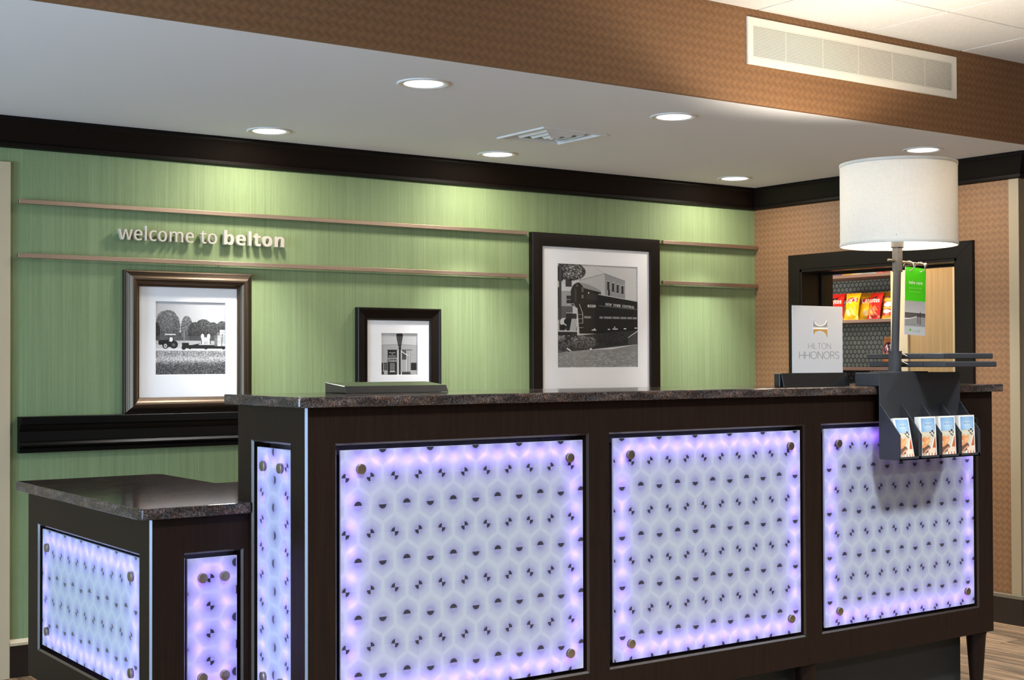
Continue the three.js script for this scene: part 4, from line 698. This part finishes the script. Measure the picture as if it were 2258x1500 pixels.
// granite tops
function slab(pts, y0, y1, rad, z) {
  const n = pts.length, s = new THREE.Shape(), b = 0.004;
  pts.forEach((p, i) => { // rounded corners
    const q = pts[(i + n - 1) % n], e = pts[(i + 1) % n], r = p[2] ?? rad, u = Math.hypot(q[0] - p[0], q[1] - p[1]), v = Math.hypot(e[0] - p[0], e[1] - p[1]);
    const A = [p[0] + ((q[0] - p[0]) / u) * r, p[1] + ((q[1] - p[1]) / u) * r], B = [p[0] + ((e[0] - p[0]) / v) * r, p[1] + ((e[1] - p[1]) / v) * r];
    i ? s.lineTo(A[0], -A[1]) : s.moveTo(A[0], -A[1]); s.quadraticCurveTo(p[0], -p[1], B[0], -B[1]);
  });
  s.closePath();
  const g = new THREE.ExtrudeGeometry(s, { depth: y1 - y0 - 2 * b, bevelEnabled: true, bevelSize: b, bevelOffset: -b, bevelThickness: b, bevelSegments: 3, curveSegments: 10 }); g.rotateX(-Math.PI / 2); g.translate(0, y0 + b, 0);
  return boxUV(g);
}
{
  const t = thing('granite_countertop', 'polished brown granite countertop on the tall desk', 'countertop', [3.3, YT, -3.69]);
  part(t, 'slab', slab([[1.75, -3.44, 0.03], [4.888, -3.44, 0.008], [4.888, -3.942, 0.008], [1.75, -3.942, 0.006]], YT + 0.0005, 1.2345, 0.008), M.granite);
  const u = thing('granite_countertop', 'polished brown granite countertop on the low desk and behind the tall desk', 'countertop', [1.8, 0.887, -4.4]);
  part(u, 'slab', slab([[1.438, -3.803, 0.03], [1.7785, -3.803, 0.012], [1.7785, -3.9065, 0.002], [4.83, -3.9065, 0.006], [4.83, -4.487, 0.006], [1.964, -4.487, 0.012], [1.964, -4.99, 0.04], [1.436, -4.985, 0.006]], 0.8867, 0.919, 0.006), M.granite);
}

// ================================================================ ON THE COUNTER
const YG = 1.2348;
// low black stands
{
  const wedge = (x0, x1, zf, d, h0, h1, lean) => { const s = new THREE.Shape([[0, 0], [d, 0], [d, h1], [lean, h0]].map((p) => new THREE.Vector2(...p))), g = new THREE.ExtrudeGeometry(s, { depth: x1 - x0 - 0.004, bevelEnabled: true, bevelSize: 0.002, bevelThickness: 0.002, bevelSegments: 2 }); g.rotateY(Math.PI / 2); g.translate(x0 + 0.002, YG + 0.002, zf); return boxUV(g); };
  const a = thing('sign_base', 'low black wedge-shaped base with nothing on it, left on the granite counter', 'sign base', [2.25, YG, -3.82]);
  part(a, 'base_block', wedge(2.062, 2.432, -3.752, 0.13, 0.018, 0.028, 0.012), M.stand);
  const b = thing('sign_base', 'low black wedge-shaped base under the white loyalty sign', 'sign base', [3.92, YG, -3.58]);
  part(b, 'base_block', wedge(3.745, 4.098, -3.552, 0.036, 0.046, 0.047, 0.012), M.stand);
  part(b, 'side_plate', bx(3.735, YG, -3.59, 3.744, YG + 0.049, -3.562, 0.002), M.stand);
  const s = thing('table_sign', 'white upright sign with an arch emblem and thin lettering HILTON HHONORS', 'sign', [3.97, 1.285, -3.575]);
  const k = 3.57 / 3.6, g = new THREE.BoxGeometry((4.116 - 3.8445) * k, 0.2475, 0.004); g.translate(3.98 * k, 1.2855 + 0.1238, -3.572);
  const e = std({ color: 0xd6d6d4, roughness: 0.4 }); part(s, 'sign_card', g, [e, e, e, e, phy({ map: signTex, roughness: 0.35 }), e]);
}
// brochure rack with lamp: one stand
const RX0 = 4.109, RX1 = 4.583, RZ = -3.42;
{
  const t = thing('lamp_stand', 'black metal counter stand with brochure pockets, swing trays and a white drum lampshade', 'lamp', [4.26, YG, -3.47]);
  part(t, 'base_box', [bx(RX0, 1.2355, RZ - 0.115, RX1, 1.2845, RZ - 0.004, 0.002)], M.rack);
  part(t, 'back_plate', bx(RX0, 0.97, RZ - 0.004, RX1, 1.2855, RZ, 0.0015), M.rack);
  const side = (x) => { const s = new THREE.Shape([[RZ, 0.97], [RZ + 0.09, 0.97], [RZ + 0.09, 1.062], [RZ, 1.172]].map((p) => new THREE.Vector2(-p[0], p[1]))), g = new THREE.ExtrudeGeometry(s, { depth: 0.003, bevelEnabled: false }); g.rotateY(Math.PI / 2); g.translate(x, 0, 0); return boxUV(g); };
  const dv = [4.109, 4.229, 4.347, 4.463, 4.58];
  for (const x of dv) { part(t, 'pocket_divider', side(x), M.rack); if (x !== 4.109) part(t, 'pocket_lip', bx(x - 0.011, 0.97, RZ + 0.088, x, 1.06, RZ + 0.091), M.rack); if (x !== 4.58) part(t, 'pocket_lip', bx(x + 0.003, 0.97, RZ + 0.088, x + 0.006, 1.06, RZ + 0.091), M.rack); }
  part(t, 'pocket_floor', [bx(RX0, 0.966, RZ, RX1, 0.97, RZ + 0.091), bx(RX0, 0.966, RZ + 0.088, RX1, 0.978, RZ + 0.091)], M.rack);
  const px = 4.257, pz = -3.47;
  part(t, 'mounting_plate', bx(px - 0.09, 1.2845, pz - 0.045, px + 0.14, 1.289, pz + 0.045, 0.0015), M.rack);
  part(t, 'collar', [cyl(0.024, [px, 1.289, pz], [px + 0.003, 1.366, pz], 28), cyl(0.0255, [px, 1.289, pz], [px, 1.294, pz], 28), cyl(0.0255, [px + 0.003, 1.36, pz], [px + 0.003, 1.366, pz], 28)], M.rack);
  part(t, 'post', cyl(0.0145, [px + 0.003, 1.36, pz], [px + 0.02, 1.70, pz], 24), M.rack);
  part(t, 'post_neck', [bx(px + 0.006, 1.665, pz - 0.014, px + 0.034, 1.76, pz + 0.014, 0.002), cyl(0.024, [px + 0.02, 1.758, pz], [px + 0.022, 1.79, pz], 20)], M.rack);
  // swing trays
  for (const [y, dx, dz] of [[1.336, 0, 0], [1.305, 0.012, 0.008]]) {
    const x0 = 4.297 + dx * 0.4, x1 = 4.598 + dx * 1.6, z0 = -3.64 + dz, z1 = -3.28 + dz * 0.3;
    const g = bx(x0, y, z0, x1, y + 0.021, z1, 0.004); part(t, 'swing_tray', g, M.rack);
    part(t, 'tray_clip', [cyl(0.0022, [px + 0.024, y + 0.028, pz - 0.004], [x0 + 0.004, y + 0.008, pz + 0.03], 8), cyl(0.0022, [px + 0.024, y + 0.024, pz - 0.03], [x0 + 0.004, y + 0.006, pz - 0.05], 8), bx(px + 0.02, y + 0.005, pz - 0.012, x0 + 0.002, y + 0.016, pz + 0.012, 0.002)], M.steel);
    part(t, 'tray_knob', cyl(0.007, [x0 - 0.003, y + 0.01, pz + 0.09], [x0 + 0.001, y + 0.01, pz + 0.09], 14), M.rack);
  }
  part(t, 'hang_rod', [cyl(0.0045, [px - 0.028, 1.71, pz - 0.005], [4.433, 1.698, pz + 0.005], 12), new THREE.SphereGeometry(0.0085, 14, 10).translate(4.436, 1.698, pz + 0.005)], M.steel);
  // drum shade
  const cx = 4.285, R = 0.2165, yb = 1.765, yt = 2.075;
  part(t, 'lamp_shade', (() => { const g = new THREE.CylinderGeometry(R, R, yt - yb, 72, 1, true).translate(cx, (yb + yt) / 2, pz), uv = g.attributes.uv; for (let i = 0; i < uv.count; i++) uv.setXY(i, uv.getX(i) * 1.36, uv.getY(i) * 0.31); return g; })(), (() => { const m = M.shade.clone(); m.side = THREE.DoubleSide; return m; })());
  const band = (y) => lathe([[R - 0.002, y - 0.006], [R + 0.0018, y - 0.006], [R + 0.0022, y], [R + 0.0018, y + 0.006], [R - 0.002, y + 0.006]], 72).translate(cx, 0, pz);
  part(t, 'shade_trim', band(yb + 0.004), M.shadeTrim); part(t, 'shade_trim', band(yt - 0.004), M.shadeTrim);
  for (let k = 0; k < 3; k++) { const a = (k * 2 * Math.PI) / 3 + 0.4; part(t, 'shade_spoke', cyl(0.002, [px + 0.022, 1.79, pz], [cx + Math.cos(a) * R, 1.79, pz + Math.sin(a) * R], 8), M.steel); }
  part(t, 'lamp_socket', cyl(0.02, [cx - 0.005, 1.78, pz], [cx, 1.85, pz], 20), M.rack);
  part(t, 'light_bulb', new THREE.SphereGeometry(0.032, 24, 16).translate(cx, 1.955, pz), M.bulb);
  const l = new THREE.PointLight(rgb(L.lampColor), L.lamp, 0, 2); l.position.set(cx, 1.955, pz); l.castShadow = true; l.shadow.radius = 1.4; scene.add(l);
}
// hanging tag
{
  const t = thing('hanging_tag', 'green and grey hanging card reading take care on two metal rings', 'tag', [4.37, 1.56, -3.465]);
  const g = new THREE.BoxGeometry(0.121, 0.258, 0.0025); const e = M.paper; g.rotateZ(-0.035); g.translate(4.369, 1.556, -3.462);
  part(t, 'card', g, [e, e, e, e, std({ map: tagTex, roughness: 0.45 }), e]);
  for (const x of [4.335, 4.401]) part(t, 'ring', new THREE.TorusGeometry(0.0185, 0.0021, 10, 36, 5.2).rotateZ(-1.9).rotateY(-1.0).translate(x, 1.6895 - (x - 4.335) * 0.03, -3.463), M.chrome);
}
// brochures in the pockets
{
  const where = ['leftmost pocket, leaning back', 'second pocket from the left', 'third pocket from the left', 'rightmost pocket'], cover = std({ map: brochureTex, roughness: 0.45 });
  const cfg = [[4.121, 0.088, 0.2, 0.07], [4.243, 0.092, 0.05, 0.02], [4.3575, 0.091, 0.05, 0.0], [4.474, 0.09, 0.04, 0.0]];
  where.forEach((w, k) => {
    const [x, wd, lean, tw] = cfg[k], h = 0.15, t = thing('brochure_stack', `stack of travel brochures reading REVOLVES in the ${w}`, 'brochure', [x + wd / 2, 0.9712, RZ + 0.081], 'travel brochures in the pockets');
    const c = new THREE.BoxGeometry(wd, h, 0.0016); c.translate(0, h / 2, 0); const e = M.paper, cm = part(t, 'front_brochure', c, [e, e, e, e, cover, e], { local: true });
    const s = new THREE.BoxGeometry(wd, h - 0.002, 0.02); s.translate(-0.003, h / 2 + 0.001, -0.0112); part(t, 'brochures_behind', s, M.paper, { local: true, kind: 'stuff' });
    t.rotation.set(-lean, tw, 0);
  });
}

// ================================================================ PANTRY SHELVES
{
  const t = thing('snack_shelf', 'shelving unit with brown shelves seen through the dark doorway', 'shelves', [7.03, 0, -6.1]);
  part(t, 'end_panel', bx(6.9, 0, -5.652, 7.195, 2.3, -5.632, 0.002), M.birch);
  part(t, 'end_panel', bx(6.9, 0, -6.62, 7.195, 2.3, -6.6, 0.002), M.birch);
  for (const y of [1.568, 1.854, 1.268, 0.98, 0.6, 2.15]) { part(t, 'shelf_board', bx(6.9, y, -6.6, 7.18, y + 0.02, -5.652, 0.002), M.shelf); part(t, 'shelf_bracket', sweepZ(-5.66, -5.6525, [[6.93, y], [7.18, y], [7.18, y - 0.06], [6.97, y - 0.02]]), M.cable); }
  const rl = new THREE.RectAreaLight(rgb(L.pantryColor), L.pantry, 0.3, 0.9); rl.position.set(6.6, 2.46, -5.7); rl.lookAt(6.85, 1.0, -5.75); scene.add(rl);
  const wl = new THREE.RectAreaLight(rgb(L.pantryColor), L.pantry * 0.12, 0.5, 0.3); wl.position.set(XW + WT + 0.035, 1.62, -6.3); wl.rotation.y = -Math.PI / 2; scene.add(wl);
  const wf = thing('wall_light', 'flat white wall light facing the pantry shelves, hidden behind the door jamb', 'wall light', [XW + WT, 1.62, -6.3]);
  part(wf, 'light_housing', bx(XW + WT, 1.45, -6.57, XW + WT + 0.02, 1.79, -6.03, 0.003), M.white); part(wf, 'light_diffuser', bx(XW + WT + 0.02, 1.465, -6.55, XW + WT + 0.028, 1.775, -6.05, 0.002), M.lens);
  const f = thing('ceiling_light', 'flat white ceiling light above the pantry shelves', 'ceiling light', [6.62, 2.48, -5.7]);
  part(f, 'light_housing', bx(6.45, 2.485, -6.2, 6.79, 2.5, -5.2, 0.003), M.white); part(f, 'light_diffuser', bx(6.47, 2.478, -6.17, 6.77, 2.485, -5.23, 0.002), M.lens);
}
// pillow-shaped snack bags
function bagGeo(w, h, d) {
  const pos = [], uv = [], idx = [], N = 14, Mv = 18;
  for (const s of [1, -1]) for (let j = 0; j <= Mv; j++) for (let i = 0; i <= N; i++) {
    const a = i / N, b = j / Mv, e = Math.pow(Math.sin(Math.PI * Math.min(1, Math.max(0, (b - 0.06) / 0.88))), 0.55) * Math.pow(Math.sin(Math.PI * a), 0.6), n = 0.12 * Math.sin(a * 17 + b * 9) + 0.1 * Math.sin(a * 7 - b * 21), crimp = b < 0.06 || b > 0.94 ? 0.0015 * Math.sin(i * 3.1) : 0;
    pos.push((a - 0.5) * w * (1 - 0.12 * Math.sin(Math.PI * b)), b * h, s * ((d / 2) * e * (1 + n) + 0.001) + crimp); uv.push(s > 0 ? a : 1 - a, b);
  }
  const row = N + 1, half = row * (Mv + 1); for (let s = 0; s < 2; s++) for (let j = 0; j < Mv; j++) for (let i = 0; i < N; i++) { const a = s * half + j * row + i, b = a + 1, c = a + row, e = c + 1; if (s === 0) idx.push(a, b, e, a, e, c); else idx.push(a, e, b, a, c, e); }
  const g = new THREE.BufferGeometry(); g.setAttribute('position', new THREE.Float32BufferAttribute(pos, 3)); g.setAttribute('uv', new THREE.Float32BufferAttribute(uv, 2)); g.setIndex(idx); g.computeVertexNormals(); return g;
}
{
  const film = (k) => phy({ map: bagTex(k), roughness: 0.32, clearcoat: 0.4, clearcoatRoughness: 0.2 }), F = { yellow: film('yellow'), red: film('red'), mixed: film('mixed'), brown: film('brown') }, geo = bagGeo(0.134, 0.172, 0.05);
  // [kind, x, z, turn, lean, scale, label]
  const bags = [
    ['red', 6.95, -6.14, 0.05, 0.12, 1.0, 'red corn chip bag at the left end, partly behind the white sign'],
    ['yellow', 6.945, -6.005, -0.12, 0.16, 1.0, 'bright yellow potato chip bag with a red banner in the front row'],
    ['yellow', 7.01, -5.915, 0.5, 0.1, 0.98, 'yellow potato chip bag turned sideways behind the two front bags'],
    ['red', 6.945, -5.825, -0.22, 0.2, 0.98, 'red corn chip bag in the middle of the front row'],
    ['red', 7.0, -5.735, 0.35, 0.16, 0.72, 'dark red corn chip bag turned sideways right of the middle one'],
    ['mixed', 6.945, -5.714, -0.1, 0.2, 0.78, 'red, white and yellow snack bag at the right end of the front row'],
    ['yellow', 7.1, -6.01, 0.05, 0.05, 1.03, 'yellow chip bag standing in the back row, left'],
    ['yellow', 7.1, -5.868, -0.05, 0.05, 1.04, 'yellow chip bag standing in the back row, right'],
    ['red', 7.1, -6.15, 0.05, 0.05, 1.05, 'red chip bag in the back row at the left end'],
    ['red', 7.1, -5.735, -0.05, 0.05, 1.0, 'red chip bag in the back row at the right end'],
  ];
  for (const [k, x, z, turn, lean, s, label] of bags) { const m = shade(new THREE.Mesh(geo, F[k])); m.name = numbered('chip_bag'); m.position.set(x, 1.589, z); m.rotation.set(0, -Math.PI / 2 + turn, 0); m.rotateX(-lean); m.scale.setScalar(s); m.userData = { label, category: 'snack bag', group: 'chip bags on the middle shelf' }; scene.add(m); }
  const b = shade(new THREE.Mesh(bagGeo(0.14, 0.19, 0.06), F.brown)); b.name = numbered('chip_bag'); b.position.set(6.97, 1.289, -5.73); b.rotation.set(0, -Math.PI / 2 - 0.2, 0); b.rotateX(-0.14); b.userData = { label: 'brown snack bag with a dark round logo alone on the lowest visible shelf', category: 'snack bag' }; scene.add(b);
  // cartons along the top shelf, only their feet show under the door frame
  const cart = [[-6.15, 0.03, 0xe8892c, 'orange'], [-6.095, 0.07, 0x6a68c8, 'violet'], [-6.02, 0.076, 0xd9b63a, 'mustard yellow'], [-5.94, 0.076, 0xf0e8d2, 'cream'], [-5.84, 0.12, 0x8fc3dc, 'pale blue'], [-5.752, 0.05, 0xe0584c, 'coral red'], [-5.69, 0.06, 0x9c4436, 'brick red']];
  for (const [z, w, c, n] of cart) { const m = shade(new THREE.Mesh(bx(-0.07, 0, -w / 2, 0.07, 0.15, w / 2, 0.004), std({ color: c, roughness: 0.45 }))); m.name = numbered('snack_carton'); m.position.set(6.99, 1.8745, z); m.userData = { label: `${n} snack carton on the top shelf just under the door frame`, category: 'carton', group: 'cartons on the top shelf' }; scene.add(m); }
}

renderer.render(scene, camera);
